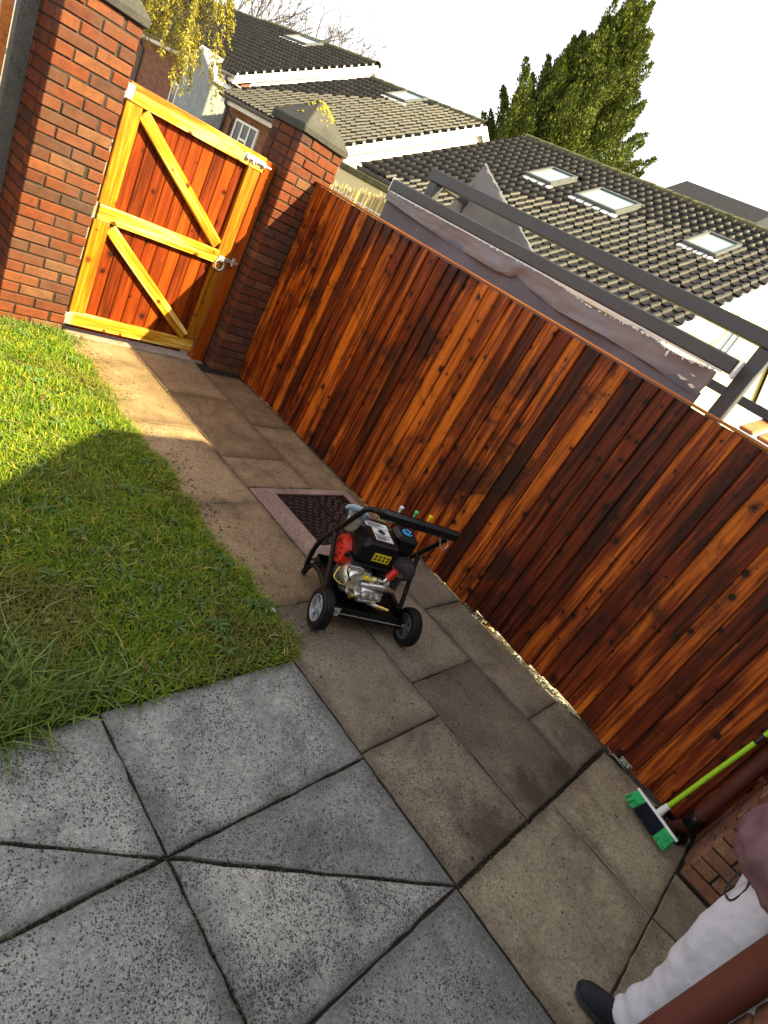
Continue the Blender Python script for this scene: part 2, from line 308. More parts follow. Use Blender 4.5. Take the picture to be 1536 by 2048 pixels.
# ------------------------------------------------------------------ geometry helpers
class MB:
    def __init__(s): s.v = []; s.f = []
    def add(s, v, f):
        o = len(s.v); s.v += [tuple(p) for p in v]; s.f += [tuple(i+o for i in q) for q in f]; return s
    def box(s, x0, x1, y0, y1, z0, z1, b=0.0):
        if b <= 0:
            v = [(x, y, z) for z in (z0, z1) for y in (y0, y1) for x in (x0, x1)]
            return s.add(v, [(0, 2, 3, 1), (4, 5, 7, 6), (0, 1, 5, 4), (2, 6, 7, 3), (0, 4, 6, 2), (1, 3, 7, 5)])
        bm = bmesh.new(); 
        bmesh.ops.create_cube(bm, size=1.0)
        for q in bm.verts:
            q.co = Vector((x0+(q.co.x+.5)*(x1-x0), y0+(q.co.y+.5)*(y1-y0), z0+(q.co.z+.5)*(z1-z0)))
        bmesh.ops.bevel(bm, geom=bm.edges[:], offset=min(b, 0.45*min(abs(x1-x0), abs(y1-y0), abs(z1-z0))), segments=1, affect='EDGES', profile=0.5)
        return s.bm(bm)
    def bm(s, bm, mat=None):
        bm.verts.ensure_lookup_table(); bm.verts.index_update()
        vs = [(mat @ q.co) if mat else q.co for q in bm.verts]
        s.add([tuple(q) for q in vs], [[q.index for q in f.verts] for f in bm.faces]); bm.free(); return s
    def prism(s, poly, h0, h1, axis='z'):
        n = len(poly)
        def P(a, b, h): return {'z': (a, b, h), 'y': (a, h, b), 'x': (h, a, b)}[axis]
        v = [P(a, b, h0) for a, b in poly]+[P(a, b, h1) for a, b in poly]
        return s.add(v, [tuple(range(n))[::-1], tuple(range(n, 2*n))]+[(i, (i+1) % n, n+(i+1) % n, n+i) for i in range(n)])
    def tube(s, pts, r, n=10, cap=True, smooth_steps=0):
        pts = [Vector(p) for p in pts]
        if smooth_steps:
            out = []
            m = len(pts)
            for i in range(m-1):
                p0 = pts[max(i-1, 0)]; p1 = pts[i]; p2 = pts[i+1]; p3 = pts[min(i+2, m-1)]
                for k in range(smooth_steps):
                    t = k/smooth_steps
                    out.append(0.5*((2*p1)+(-p0+p2)*t+(2*p0-5*p1+4*p2-p3)*t*t+(-p0+3*p1-3*p2+p3)*t**3))
            out.append(pts[-1]); pts = out
        m = len(pts); rs = r if isinstance(r, (list, tuple)) else [r]*m
        if len(rs) != m: rs = [rs[min(len(rs)-1, int(i*len(rs)/m))] for i in range(m)]
        o = len(s.v); side = None
        for i, p in enumerate(pts):
            t = (pts[min(i+1, m-1)]-pts[max(i-1, 0)])
            t = t.normalized() if t.length > 1e-9 else Vector((0, 0, 1))
            if side is None:
                a = Vector((0, 0, 1)) if abs(t.z) < 0.9 else Vector((1, 0, 0)); side = t.cross(a).normalized()
            side = (side-t*side.dot(t)).normalized(); q = t.cross(side)
            for k in range(n):
                an = 2*math.pi*k/n; s.v.append(tuple(p+rs[i]*(math.cos(an)*side+math.sin(an)*q)))
        for i in range(m-1):
            for k in range(n):
                a = o+i*n+k; b = o+i*n+(k+1) % n; s.f.append((a, b, b+n, a+n))
        if cap:
            s.f.append(tuple(o+k for k in range(n))[::-1]); s.f.append(tuple(o+(m-1)*n+k for k in range(n)))
        return s
    def lathe(s, prof, c=(0, 0, 0), axis='z', n=24, cap=True):
        o = len(s.v); m = len(prof)
        for r, h in prof:
            for k in range(n):
                a = 2*math.pi*k/n; x, y = r*math.cos(a), r*math.sin(a)
                p = {'z': (x, y, h), 'x': (h, x, y), 'y': (x, h, y)}[axis]
                s.v.append((p[0]+c[0], p[1]+c[1], p[2]+c[2]))
        for i in range(m-1):
            for k in range(n):
                a = o+i*n+k; b = o+i*n+(k+1) % n; s.f.append((a, b, b+n, a+n))
        if cap: s.f.append(tuple(o+k for k in range(n))[::-1]); s.f.append(tuple(o+(m-1)*n+k for k in range(n)))
        return s
    def loft(s, rings, cap=True):
        o = len(s.v); n = len(rings[0])
        for r in rings: s.v += [tuple(p) for p in r]
        for i in range(len(rings)-1):
            for k in range(n):
                a = o+i*n+k; b = o+i*n+(k+1) % n; s.f.append((a, b, b+n, a+n))
        if cap:
            s.f.append(tuple(o+k for k in range(n))[::-1]); s.f.append(tuple(o+(len(rings)-1)*n+k for k in range(n)))
        return s
    def xf(s, M):
        s.v = [tuple(M @ Vector(p)) for p in s.v]; return s
    def mesh(s, name, smooth=False):
        me = bpy.data.meshes.new(name); me.from_pydata(s.v, [], s.f)
        bm = bmesh.new(); bm.from_mesh(me); bmesh.ops.recalc_face_normals(bm, faces=bm.faces[:]); bm.to_mesh(me); bm.free()
        if smooth:
            me.polygons.foreach_set('use_smooth', [True]*len(me.polygons))
            if smooth == 'auto' and hasattr(me, 'set_sharp_from_angle'): me.set_sharp_from_angle(angle=R(38))
        return me
    def build(s, name, mat, parent=None, smooth=False, loc=(0, 0, 0)):
        return obj(name, s.mesh(name, smooth), mat, parent, loc)

def obj(name, me, mat, parent=None, loc=(0, 0, 0)):
    m = MT[mat] if isinstance(mat, str) else mat
    if m is not None and len(me.materials) == 0: me.materials.append(m)
    o = bpy.data.objects.new(name, me); COL.objects.link(o); o.location = loc
    if parent is not None: o.parent = parent
    return o
def thing(name, label, cat, loc=(0, 0, 0), rz=0.0, group=None):
    o = bpy.data.objects.new(name, None); COL.objects.link(o); o.location = loc; o.rotation_euler = (0, 0, rz)
    o.empty_display_size = 0.1
    return tag(o, label, cat, group)
def tag(o, label, cat, group=None):
    o['label'] = label; o['category'] = cat
    if group: o['group'] = group
    return o
def struct(o): o['kind'] = 'structure'; return o
def stuff(o): o['kind'] = 'stuff'; return o
def fastmesh(name, verts, faces, mat, cols=None, parent=None, loc=(0, 0, 0)):
    """verts (N,3) numpy, faces (M,k) numpy of one size; cols (N,3)"""
    me = bpy.data.meshes.new(name); N = len(verts); Mf, k = faces.shape
    me.vertices.add(N); me.vertices.foreach_set('co', np.ascontiguousarray(verts, dtype=np.float32).ravel())
    me.loops.add(Mf*k); me.loops.foreach_set('vertex_index', faces.astype(np.int32).ravel())
    me.polygons.add(Mf); me.polygons.foreach_set('loop_start', np.arange(0, Mf*k, k, dtype=np.int32)); me.polygons.foreach_set('loop_total', np.full(Mf, k, dtype=np.int32))
    me.update(calc_edges=True)
    if cols is not None:
        a = me.color_attributes.new('Col', 'FLOAT_COLOR', 'POINT')
        a.data.foreach_set('color', np.concatenate([cols, np.ones((N, 1))], 1).astype(np.float32).ravel())
    return obj(name, me, mat, parent, loc)

# ================================================================== GROUND
struct(MB().add([(-300, -300, -0.03), (300, -300, -0.03), (300, 300, -0.03), (-300, 300, -0.03)], [(0, 1, 2, 3)]).build('ground', 'ground'))
path = struct(MB().box(1.86, 3.56, -1.6, 4.66, -0.029, -0.016).build('path', 'soil'))
patio = struct(MB().box(-2.6, 1.858, -0.62, 1.225, -0.029, -0.016).build('patio', 'soil'))

def slab(poly, parent, mat, z=0.0, tilt=(0, 0), b=0.0055, jit=0.0018):
    """bevelled paving slab with slightly chipped edges, own object"""
    cx = sum(p[0] for p in poly)/len(poly); cy = sum(p[1] for p in poly)/len(poly)
    ring = []
    n = len(poly)
    for i in range(n):
        a = Vector((poly[i][0]-cx, poly[i][1]-cy)); c = Vector((poly[(i+1) % n][0]-cx, poly[(i+1) % n][1]-cy))
        L = (c-a).length; st = max(2, int(L/0.055)); nr = Vector((-(c-a).y, (c-a).x)).normalized()
        for k in range(st):
            p = a.lerp(c, k/st)
            if k: p += nr*random.gauss(0, jit)
            ring.append(p)
    m = len(ring)
    def inn(p, d): return p*(1-d/max(p.length, 1e-6))
    mb = MB()
    def zz(p): return p.x*tilt[0]+p.y*tilt[1]
    v = [(p.x, p.y, -0.028) for p in ring]+[(p.x, p.y, zz(p)-b*random.uniform(.6, 1.3)) for p in ring]
    v += [(q.x, q.y, zz(q)) for q in (inn(p, b*1.5*random.uniform(.6, 1.6)) for p in ring)]
    f = [(i, (i+1) % m, m+(i+1) % m, m+i) for i in range(m)]+[(m+i, m+(i+1) % m, 2*m+(i+1) % m, 2*m+i) for i in range(m)]
    f += [tuple(range(2*m, 3*m))]
    mb.add(v, f)
    return mb.build('paving_slab', mat, parent, loc=(cx, cy, z))
G = 0.003
def rect(x0, x1, y0, y1): return [(x0+G, y0+G), (x1-G, y0+G), (x1-G, y1-G), (x0+G, y1-G)]
def rz(a=0.0025): return random.uniform(-a, a)
def rt(): return (random.gauss(0, .003), random.gauss(0, .003))
# column beside the lawn
for y0, y1 in ((0.068, 0.675), (0.675, 1.555), (1.555, 2.455), (2.455, 3.36), (3.36, 4.26), (4.26, 4.615)):
    slab(rect(1.862, 2.45, y0, y1), path, 'path' if y0 > 1.5 else 'path_grey', rz(), rt())
for y0, y1 in ((0.068, 0.89), (0.89, 1.875), (2.63, 3.0), (3.0, 3.905), (3.905, 4.615)):
    slab(rect(2.45, 3.05, y0, y1), path, 'path' if y0 > 2.0 else 'path_grey', rz(), rt())
for y0, y1 in ((0.075, 0.43), (0.43, 1.33), (1.33, 1.875), (2.60, 3.525), (3.525, 4.43)):
    slab(rect(3.052, 3.475, y0, y1), path, 'path' if y0 > 2.0 else 'path_grey', rz(), rt())
slab(rect(3.40, 3.475, 1.875, 2.60), path, 'path', rz(), rt())
slab(rect(1.95, 3.16, 4.62, 4.95), path, 'surround', 0.004)
# row in front of the neighbouring wall, a touch lower than the path
for x0, x1 in ((1.862, 2.695), (2.695, 3.45)):
    slab(rect(x0, x1, -0.528, 0.059), path, 'wetslab', -0.008, (0, 0.004))
slab([(2.700, -0.5305), (3.09, -0.5305), (3.09, -1.1), (2.80, -1.1)], path, 'wetslab', -0.008)
slab([(2.690, -0.5305), (2.79, -1.1), (1.87, -1.1), (1.87, -0.5305)], path, 'wetslab', -0.008)
# patio
slab(rect(0.95, 1.856, 0.655, 1.218), patio, 'patio', 0.002, rt())
dg = 0.012
slab([(0.962, 0.650), (1.851, 0.650), (1.851, 0.078)], patio, 'patio', 0.0)
slab([(0.955, 0.641), (1.842, 0.071), (0.955, 0.071)], patio, 'patio', -0.003)
slab([(0.932, 0.664), (0.945, 0.660), (0.945, 1.212), (0.085, 1.212)], patio, 'patio', 0.001)
slab([(0.921, 0.659), (0.065, 1.212), (0.05, 1.212), (0.05, 0.659)], patio, 'patio', -0.002)
slab(rect(0.045, 0.948, 0.068, 0.652), patio, 'patio', -0.002, rt())
for x0, x1 in ((-0.86, 0.045), (-1.76, -0.86)):
    for y0, y1 in ((0.655, 1.218), (0.068, 0.655), (-0.53, 0.068)):
        slab(rect(x0, x1, y0, y1), patio, 'patio', rz(), rt())
for x0, x1 in ((0.045, 0.95), (0.95, 1.853)):
    slab(rect(x0, x1, -0.53, 0.065), patio, 'patio', -0.003, rt())

# ------------------------------------------------------------------ manhole
mh = thing('manhole_cover', 'rectangular black tread plate manhole cover set in pinkish concrete behind the machine', 'manhole', (2.93, 2.24, 0))
sr = MB()
X0, X1, Y0, Y1 = -0.472, 0.463, -0.355, 0.375; a0, a1, b0, b1 = -0.285, 0.40, -0.245, 0.315
for q in ((X0, a0, Y0, Y1), (a1, X1, Y0, Y1), (a0, a1, Y0, b0), (a0, a1, b1, Y1)):
    sr.box(q[0]+.0005, q[1]-.0005, q[2], q[3], -0.027, 0.003)
sr.build('surround', 'surround', mh)
MB().box(a0+.006, a0+.34, b0+.006, b1-.006, -0.02, 0.0, 0.003).build('cover_plate', 'rust_steel', mh)
MB().box(a0+.346, a1-.006, b0+.006, b1-.006, -0.02, 0.0, 0.003).build('cover_plate', 'rust_steel', mh)
td = MB()
for rr in np.arange(0.05, 0.75, 0.042):
    k = int(rr*1.6/0.055)+1
    for i in range(k):
        an = math.pi*0.5*(i+0.5*(int(rr/0.042) % 2)+.25)/k
        x = a0+0.02+rr*math.cos(an); y = b0+0.02+rr*math.sin(an)
        if x < a1-.03 and y < b1-.03 and abs(x-a0-.343) > .02:
            t = Matrix.Translation((x, y, 0)) @ Matrix.Rotation(an+math.pi/2, 4, 'Z')
            td.add([t @ Vector(p) for p in ((-.016, -.005, 0), (.016, -.005, 0), (.016, .005, 0), (-.016, .005, 0), (-.012, -.002, .005), (.012, -.002, .005), (.012, .002, .005), (-.012, .002, .005))],
                   [(0, 1, 5, 4), (1, 2, 6, 5), (2, 3, 7, 6), (3, 0, 4, 7), (4, 5, 6, 7)])
stuff(td.build('tread', 'tread', mh))

# ------------------------------------------------------------------ lawn
def lawn_edge(y): return 1.915+0.022*math.sin(y*5.1)+0.016*math.sin(y*13.7+1)+0.012*math.sin(y*29)
gv = []; gf = []
NX, NY = 60, 60
for j in range(NY+1):
    y = 1.225+(4.66-1.225)*j/NY
    for i in range(NX+1):
        x = -3.2+(lawn_edge(y)-0.012+3.2)*i/NX
        z = 0.006+0.016*mnoise.noise(Vector((x*2, y*2, 0)))
        if i == NX or j == 0: z = -0.028
        gv.append((x, y, z))
for j in range(NY):
    for i in range(NX):
        a = j*(NX+1)+i; gf.append((a, a+1, a+NX+2, a+NX+1))
struct(MB().add(gv, gf).build('lawn', 'lawnsoil', smooth=True))

def blades(n, xs, ys, h, wd, lean, cols):
    """curved grass blades, 5 verts: 2 quads collapsed to 3 tris each -> arrays"""
    az = RNG.uniform(0, 2*np.pi, n); la = np.abs(RNG.normal(0, lean, n))
    dx, dy = np.cos(az), np.sin(az); px_, py_ = -dy, dx
    base = np.stack([xs, ys, np.full(n, 0.0)], 1)
    def lvl(t, wf):
        off = la*h*t*t*1.25; zz = h*t*np.clip(1-0.35*la*t, .25, 1)
        c = base+np.stack([dx*off, dy*off, zz], 1)
        s_ = np.stack([px_, py_, np.zeros(n)], 1)*(wd*wf*0.5)[:, None]
        return c-s_, c+s_, c
    a0_, a1_, _ = lvl(0.0, 1.0); b0_, b1_, _ = lvl(0.5, 0.9); _, _, t_ = lvl(1.0, 0)
    V = np.stack([a0_, a1_, b0_, b1_, t_], 1).reshape(-1, 3)
    o = np.arange(n)[:, None]*5
    F = np.concatenate([o+np.array([0, 1, 3]), o+np.array([0, 3, 2]), o+np.array([2, 3, 4])], 1).reshape(-1, 3)
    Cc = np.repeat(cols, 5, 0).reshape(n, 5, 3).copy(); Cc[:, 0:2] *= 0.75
    return V, F, Cc.reshape(-1, 3)
def lawncols(n, xs, ys):
    pal = np.array([(0.065, 0.135, 0.016), (0.095, 0.165, 0.02), (0.13, 0.185, 0.025), (0.045, 0.10, 0.014), (0.17, 0.19, 0.035), (0.30, 0.25, 0.09)])
    pick = RNG.choice(6, n, p=[.27, .27, .17, .15, .09, .05]); c = pal[pick]*np.array([2.05, 1.85, .85])*RNG.uniform(.75, 1.3, (n, 1))
    patch = np.array([mnoise.noise(Vector((x*1.7, y*1.7, 3))) for x, y in zip(xs, ys)])
    dry = np.clip((patch-0.05)*2.2, 0, .7)[:, None]
    return c*(1-dry)+np.array([(0.24, 0.22, 0.05)])*dry*RNG.uniform(.6, 1.2, (n, 1))
Vs, Fs, Cs = [], [], []; vo_ = 0
def addb(res):
    global vo_
    V, F, Cc = res; Vs.append(V); Fs.append(F+vo_); Cs.append(Cc); vo_ += len(V)
def pts_in(n, fn):
    y = RNG.uniform(1.215, 4.62, n); x = RNG.uniform(*fn, n)
    e = np.array([lawn_edge(t) for t in y]); k = x < e+0.012
    return x[k], y[k]
for n, rng in ((62000, (0.45, 1.97)), (22000, (-3.2, 0.45))):
    x, y = pts_in(n, rng); m = len(x)
    clump = np.array([mnoise.noise(Vector((a*6, b*6, 0))) for a, b in zip(x, y)])
    h = RNG.uniform(.022, .062, m)*(1+0.6*clump)
    near = np.clip((1.55-y)/0.5, 0, 1)*np.clip((0.95-x)/.5, 0, 1)
    h = h*(1+near*.9)
    addb(blades(m, x, y, h, RNG.uniform(.0035, .0075, m)*(1 if rng[0] > 0 else 1.6), 1.0, lawncols(m, x, y)))
# longer tufts along the near edge and by the gate pier
for cx, cy, n, hh in [(0.78, 1.28, 420, .13), (0.66, 1.40, 500, .15), (0.92, 1.34, 320, .11), (0.72, 1.55, 260, .10), (1.12, 1.27, 160, .07), (0.60, 1.24, 420, .14), (1.9, 4.5, 240, .09), (1.75, 4.57, 300, .11), (1.55, 4.56, 300, .10), (1.85, 3.6, 120, .06), (1.4, 1.3, 120, .05), (1.2, 2.0, 130, .07), (1.55, 1.75, 120, .06), (1.45, 2.5, 150, .06), (1.3, 3.4, 200, .07), (1.65, 3.0, 140, .06)]:
    n = int(n*.55); x = RNG.normal(cx, .07, n); y = RNG.normal(cy, .045, n); y = np.maximum(y, 1.20)
    c = np.array([(0.17, 0.25, 0.05)])*RNG.uniform(.45, 1.6, (n, 1))
    addb(blades(n, x, y, RNG.uniform(.4, 1.0, n)*hh, RNG.uniform(.0045, .009, n), 0.95, c))
# cut clippings: pale straw lying flat, also a few on the path beside the lawn
n = 1500; x, y = pts_in(n, (0.5, 1.93)); m = len(x)
bl = blades(m, x, y, RNG.uniform(.03, .085, m), RNG.uniform(.0025, .005, m), 1.0, np.array([(0.36, 0.33, 0.16)])*RNG.uniform(.5, 1.3, (m, 1)))
bl[0][:, 2] = bl[0][:, 2]*0.25+0.03
addb(bl)
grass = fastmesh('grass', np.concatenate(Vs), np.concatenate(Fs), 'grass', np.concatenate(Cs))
tag(grass, 'short rough green lawn grass left of the paved path', 'grass'); stuff(grass)

# broad-leaved weeds in the lawn
def weeds():
    V = []; F = []; C = []
    def leaf(x, y, an, L, wd, z0, c):
        o = len(V); d = Vector((math.cos(an), math.sin(an), 0)); s_ = Vector((-d.y, d.x, 0)); 
        for t, wf, zz in ((0, .15, 0), (.35, .75, .018), (.7, 1.0, .022), (1, .05, .006)):
            p = Vector((x, y, z0))+d*L*t+Vector((0, 0, zz))
            V.append(p-s_*wd*wf*.5); V.append(p+s_*wd*wf*.5); C.extend([c, c])
        for i in range(3): F.append((o+2*i, o+2*i+1, o+2*i+3, o+2*i+2))
    for i in range(150):
        y = random.uniform(1.25, 4.5); x = random.uniform(0.55, lawn_edge(y)-.03)
        if i % 3 == 0:
            a = random.uniform(0, 6.28)
            for k in range(random.randint(4, 8)):
                g_ = random.uniform(.8, 1.3); leaf(x, y, a+k*6.28/7+random.uniform(-.3, .3), random.uniform(.03, .075), random.uniform(.010, .022), 0.022, (0.10*g_, 0.175*g_, 0.045*g_))
        else:
            g_ = random.uniform(.7, 1.3); leaf(x, y, random.uniform(0, 6.28), random.uniform(.02, .05), random.uniform(.007, .018), .03, random.choice([(0.10*g_, 0.18*g_, .04), (0.22*g_, 0.24*g_, .08), (0.13, 0.19, 0.09)]))
    for i in range(22):   # small white petals and brown dead leaves
        y = random.uniform(1.25, 4.3); x = random.uniform(0.6, lawn_edge(y)-.05)
        if i % 4 == 1:
            for k in range(3): leaf(x+random.gauss(0, .006), y+random.gauss(0, .006), random.uniform(0, 6.28), .011, .009, .045, (0.6, 0.62, 0.55))
        else: leaf(x, y, random.uniform(0, 6.28), random.uniform(.02, .04), .016, .035, (0.19, 0.10, 0.045))
    return fastmesh('lawn_weeds', np.array([tuple(p) for p in V]), np.array(F), 'leaf', np.array(C))
lw = weeds(); tag(lw, 'scattered broad leaved weeds and fallen petals in the lawn', 'weeds'); stuff(lw)

# loose debris, moss and clippings in joints and along edges of the paving
def debris():
    V = []; F = []; C = []
    def bit(x, y, L, c, z=0.003, curl=0.004):
        o = len(V); an = random.uniform(0, 6.28); d = Vector((math.cos(an), math.sin(an), 0)); s_ = Vector((-d.y, d.x, 0))*random.uniform(.0015, .004)
        for t, q in ((-.5, 0), (0, curl), (.5, 0)):
            p = Vector((x, y, z+q))+d*L*t; V.append(p-s_); V.append(p+s_); C.extend([c, c])
        F.append((o, o+1, o+3, o+2)); F.append((o+2, o+3, o+5, o+4))
    moss = [(0.06, 0.075, 0.02), (0.10, 0.10, 0.03), (0.05, 0.04, 0.025), (0.03, 0.025, 0.02)]
    def along(x0, y0, x1, y1, n, sp=.0035, zb=-.010):
        n = int(n*.8)
        for i in range(n):
            t = random.random(); bit(x0+(x1-x0)*t+random.gauss(0, sp), y0+(y1-y0)*t+random.gauss(0, sp), random.uniform(.004, .011), random.choice(moss), zb+random.uniform(0, .004))
    along(.94, .655, 1.85, .655, 150); along(.05, .655, .95, .655, 130); along(.95, .1, .95, 1.2, 170); along(.95, .65, 1.85, .07, 160); along(.1, 1.2, .95, .65, 160)
    along(1.86, .07, 1.86, 4.5, 120); along(1.86, .06, 3.4, .06, 260); along(2.45, .07, 2.45, 4.6, 350); along(3.05, .07, 3.05, 4.5, 260); along(3.47, -.4, 3.47, 4.45, 900, .012, 0)
    along(3.08, 4.5, 3.45, 4.45, 120, .015, 0); along(2.0, 4.62, 3.1, 4.62, 60); along(1.95, 2.455, 2.45, 2.455, 40)
    for i in range(330):
        y = random.uniform(1.3, 4.5); x = lawn_edge(y)+abs(random.gauss(0, .10))+.01
        bit(x, y, random.uniform(.008, .03), random.choice([(0.2, .19, .05), (.12, .14, .03), (.08, .05, .03), (.05, .035, .02)]))
    for i in range(420):
        bit(random.uniform(1.9, 3.44), random.uniform(-.3, 4.5), random.uniform(.004, .013), random.choice([(.035, .025, .02), (.06, .045, .03), (.025, .02, .018)]))
    return fastmesh('debris', np.array([tuple(p) for p in V]), np.array(F), 'leaf', np.array(C))
db = debris(); tag(db, 'moss crumbs and grass clippings along the paving joints', 'debris'); stuff(db)

# ================================================================== FENCE
FX = 3.48
fence = thing('garden_fence', 'long reddish brown stained timber fence of vertical boards right of the path', 'fence', (FX, 0, 0))
BW = 0.1035
def board_mesh(h, thick=0.026, thin=0.008, w=0.12):
    # feather edge: thin on the side nearer the gate (+y), thick towards the house, lapping over the next one
    b = 0.003
    prof = [(0.004, 0), (-thin, 0), (-thick, -w+0.014), (-thick, -w+b), (-thick+b, -w), (0.004, -w)]   # (x, y)
    m = MB(); n = len(prof); zs = [0, h]
    v = [(p[0], p[1], z) for z in zs for p in prof]
    f = [tuple(range(n)), tuple(range(n, 2*n))]+[(i, (i+1) % n, n+(i+1) % n, n+i) for i in range(n)]
    return m.add(v, f)
bmeshes = [board_mesh(1.815-random.uniform(0, .004)).mesh('board') for _ in range(4)]
for me in bmeshes: me.materials.append(MT['fence'])
y = 4.497; i = 0
while y > -0.56:
    zb = 0.012+abs(random.gauss(0, .006))
    if 0.33 < y < 1.3: zb = 0.036+random.uniform(-.006, .012)
    if -0.08 < y < 0.08: zb = 0.045
    o = obj('board', bmeshes[i % 4], None, fence, (random.uniform(-.003, .001), y, zb)); o.scale = (1, 1, (1.825-zb)/1.815); o.rotation_euler = (R(random.gauss(0, .06)), 0, R(random.gauss(0, .5)))
    y -= BW+random.uniform(-.006, .006); i += 1
MB().box(-0.026, 0.045, -0.58, 4.50, 1.829, 1.846, 0.004).build('capping_rail', 'fence_cap', fence)
for z in (0.35, 0.95, 1.6):
    MB().box(0.008, 0.05, -0.58, 4.5, z, z+.07, .004).build('rail', 'fence_cap', fence)
for yy in (4.42, 2.75, 1.1, -0.5):
    MB().box(0.052, 0.13, yy-.045, yy+.045, -.02, 1.8, .005).build('post', 'fence_cap', fence)

nl = MB()
for zz in (.39, .985, 1.64):
    for j in range(49):
        yy = 4.497-j*BW-random.uniform(.03, .08)
        nl.lathe([(.0035, -.024), (.003, -.0275), (.001, -.028)], (0, yy, zz+random.gauss(0, .012)), 'x', 6)
stuff(nl.build('nail_heads', 'ink', fence))

# weed and gravel scraps under the fence, sun glare painted in as near-white
def gapglint():
    V = []; F = []; C = []
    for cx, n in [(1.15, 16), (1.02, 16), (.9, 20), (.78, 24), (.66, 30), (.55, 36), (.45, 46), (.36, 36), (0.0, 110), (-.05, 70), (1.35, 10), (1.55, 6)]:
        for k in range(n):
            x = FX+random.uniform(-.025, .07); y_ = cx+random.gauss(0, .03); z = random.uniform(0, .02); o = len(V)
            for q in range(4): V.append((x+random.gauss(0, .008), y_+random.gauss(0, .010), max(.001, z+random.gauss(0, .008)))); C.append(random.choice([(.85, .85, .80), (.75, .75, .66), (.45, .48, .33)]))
            F.append((o, o+1, o+2, o+3))
    return fastmesh('gap_glints', np.array(V), np.array(F), 'leaf', np.array(C))
gw = gapglint(); tag(gw, 'weed scraps painted near white as sun glare in the gap under the fence', 'debris'); stuff(gw)

# ================================================================== PIERS
def brick_mesh(L, D, H=0.065):
    return MB().box(-L/2, L/2, -D/2, D/2, -H/2, H/2, 0.005).mesh('brick')
def pier(name, label, x0, y0, courses, capmat='stone', moss=True):
    Wd = 0.450; t = thing(name, label, 'brick pier', (x0, y0, 0))
    H = courses*0.075
    MB().box(0.009, Wd-.009, 0.009, Wd-.009, -0.02, H-.003).build('mortar_core', 'mortar', t)
    st = brick_mesh(.215, .1025); hd = brick_mesh(.1025, .1025)
    st.materials.append(MT['brick']); hd.materials.append(MT['brick'])
    half = .05125
    for c in range(courses):
        z = 0.0375+c*.075
        ev = c % 2 == 0
        def put(me, x, y_, rot):
            o = obj('brick', me, None, t, (x+random.gauss(0, .0013), y_+random.gauss(0, .0018), z+random.gauss(0, .0012)))
            o.rotation_euler = (0, 0, rot+random.gauss(0, .006))
        # front (-y) and side (-x): pinwheel bond; the two other sides likewise
        if ev:
            for x in (.1075, .3325): put(st, x, half, 0)
            put(hd, .4488-half+.0, half+.1125, 0)
            for y_ in (.1125+.1075, ): put(st, half, y_, math.pi/2)
            put(hd, half, .4488-half-.0, 0)
            for y_ in (.22+.05, ): put(st, .4488-half, y_, math.pi/2)
            for x in (.1125+.1075, .3325+.012): put(st, x, .4488-half, 0)
        else:
            put(hd, half, half, 0)
            put(st, .1125+.1075, half, 0); put(hd, .4488-half-.0, half, 0)
            for y_ in (.1125+.1075, ): put(st, half, y_, math.pi/2)
            put(st, .1075, .4488-half, 0)
            for y_ in (.1125+.1075,): put(st, .4488-half, y_, math.pi/2)
            put(st, .3325, .4488-half, 0)
    # coping: bed slab plus pyramid
    a = -0.022; b = Wd+.022; mcap = MB()
    mcap.add([(a, a, H), (b, a, H), (b, b, H), (a, b, H), (a, a, H+.055), (b, a, H+.055), (b, b, H+.055), (a, b, H+.055), (Wd/2-.03, Wd/2-.02, H+.27), (Wd/2+.03, Wd/2-.02, H+.275), (Wd/2+.03, Wd/2+.02, H+.275), (Wd/2-.03, Wd/2+.02, H+.27)],
             [(3, 2, 1, 0), (0, 1, 5, 4), (1, 2, 6, 5), (2, 3, 7, 6), (3, 0, 4, 7), (4, 5, 9, 8), (5, 6, 10, 9), (6, 7, 11, 10), (7, 4, 8, 11), (8, 9, 10, 11)])
    bm = bmesh.new(); bm.from_mesh(mcap.mesh('t')); bmesh.ops.bevel(bm, geom=bm.edges[:], offset=.008, segments=1, affect='EDGES')
    bmesh.ops.triangulate(bm, faces=bm.faces[:]); bmesh.ops.subdivide_edges(bm, edges=bm.edges[:], cuts=3, use_grid_fill=True)
    for q in bm.verts: q.co += Vector((1, 1, 1))*0.004*mnoise.noise(q.co*14)
    capo = MB().bm(bm).build('coping_stone', capmat, t)
    if moss:
        ms = MB()
        for k in range(260):
            # clumps near the apex and down one arris
            s_ = random.random()
            if k < 190: px0, py0 = random.gauss(Wd/2, .07), random.gauss(Wd/2-.02, .06)
            else: tt = random.random(); px0 = Wd/2+tt*.12+random.gauss(0, .015); py0 = Wd/2-.02-tt*.13+random.gauss(0, .02)
            d = max(abs(px0-Wd/2)-.03, abs(py0-Wd/2)-.02, 0)/(b-Wd/2-.03); zc = H+.275-.22*d-.004
            if mnoise.noise(Vector((px0*16, py0*16, 0))) < -.02: continue
            r_ = random.uniform(.006, .016); bm2 = bmesh.new(); bmesh.ops.create_icosphere(bm2, subdivisions=1, radius=r_)
            ms.bm(bm2, Matrix.Translation((px0, py0, zc)) @ Matrix.Diagonal((1, 1, .6, 1)))
        stuff(ms.build('moss', 'moss', capo))
    return t
pier('brick_pier', 'red brick gate pier with mossy pyramid coping where the fence meets the gate', 3.175, 4.505, 28)
pier('brick_pier', 'red brick gate pier left of the gate with grass at its foot', 1.452, 4.60, 28, moss=False)

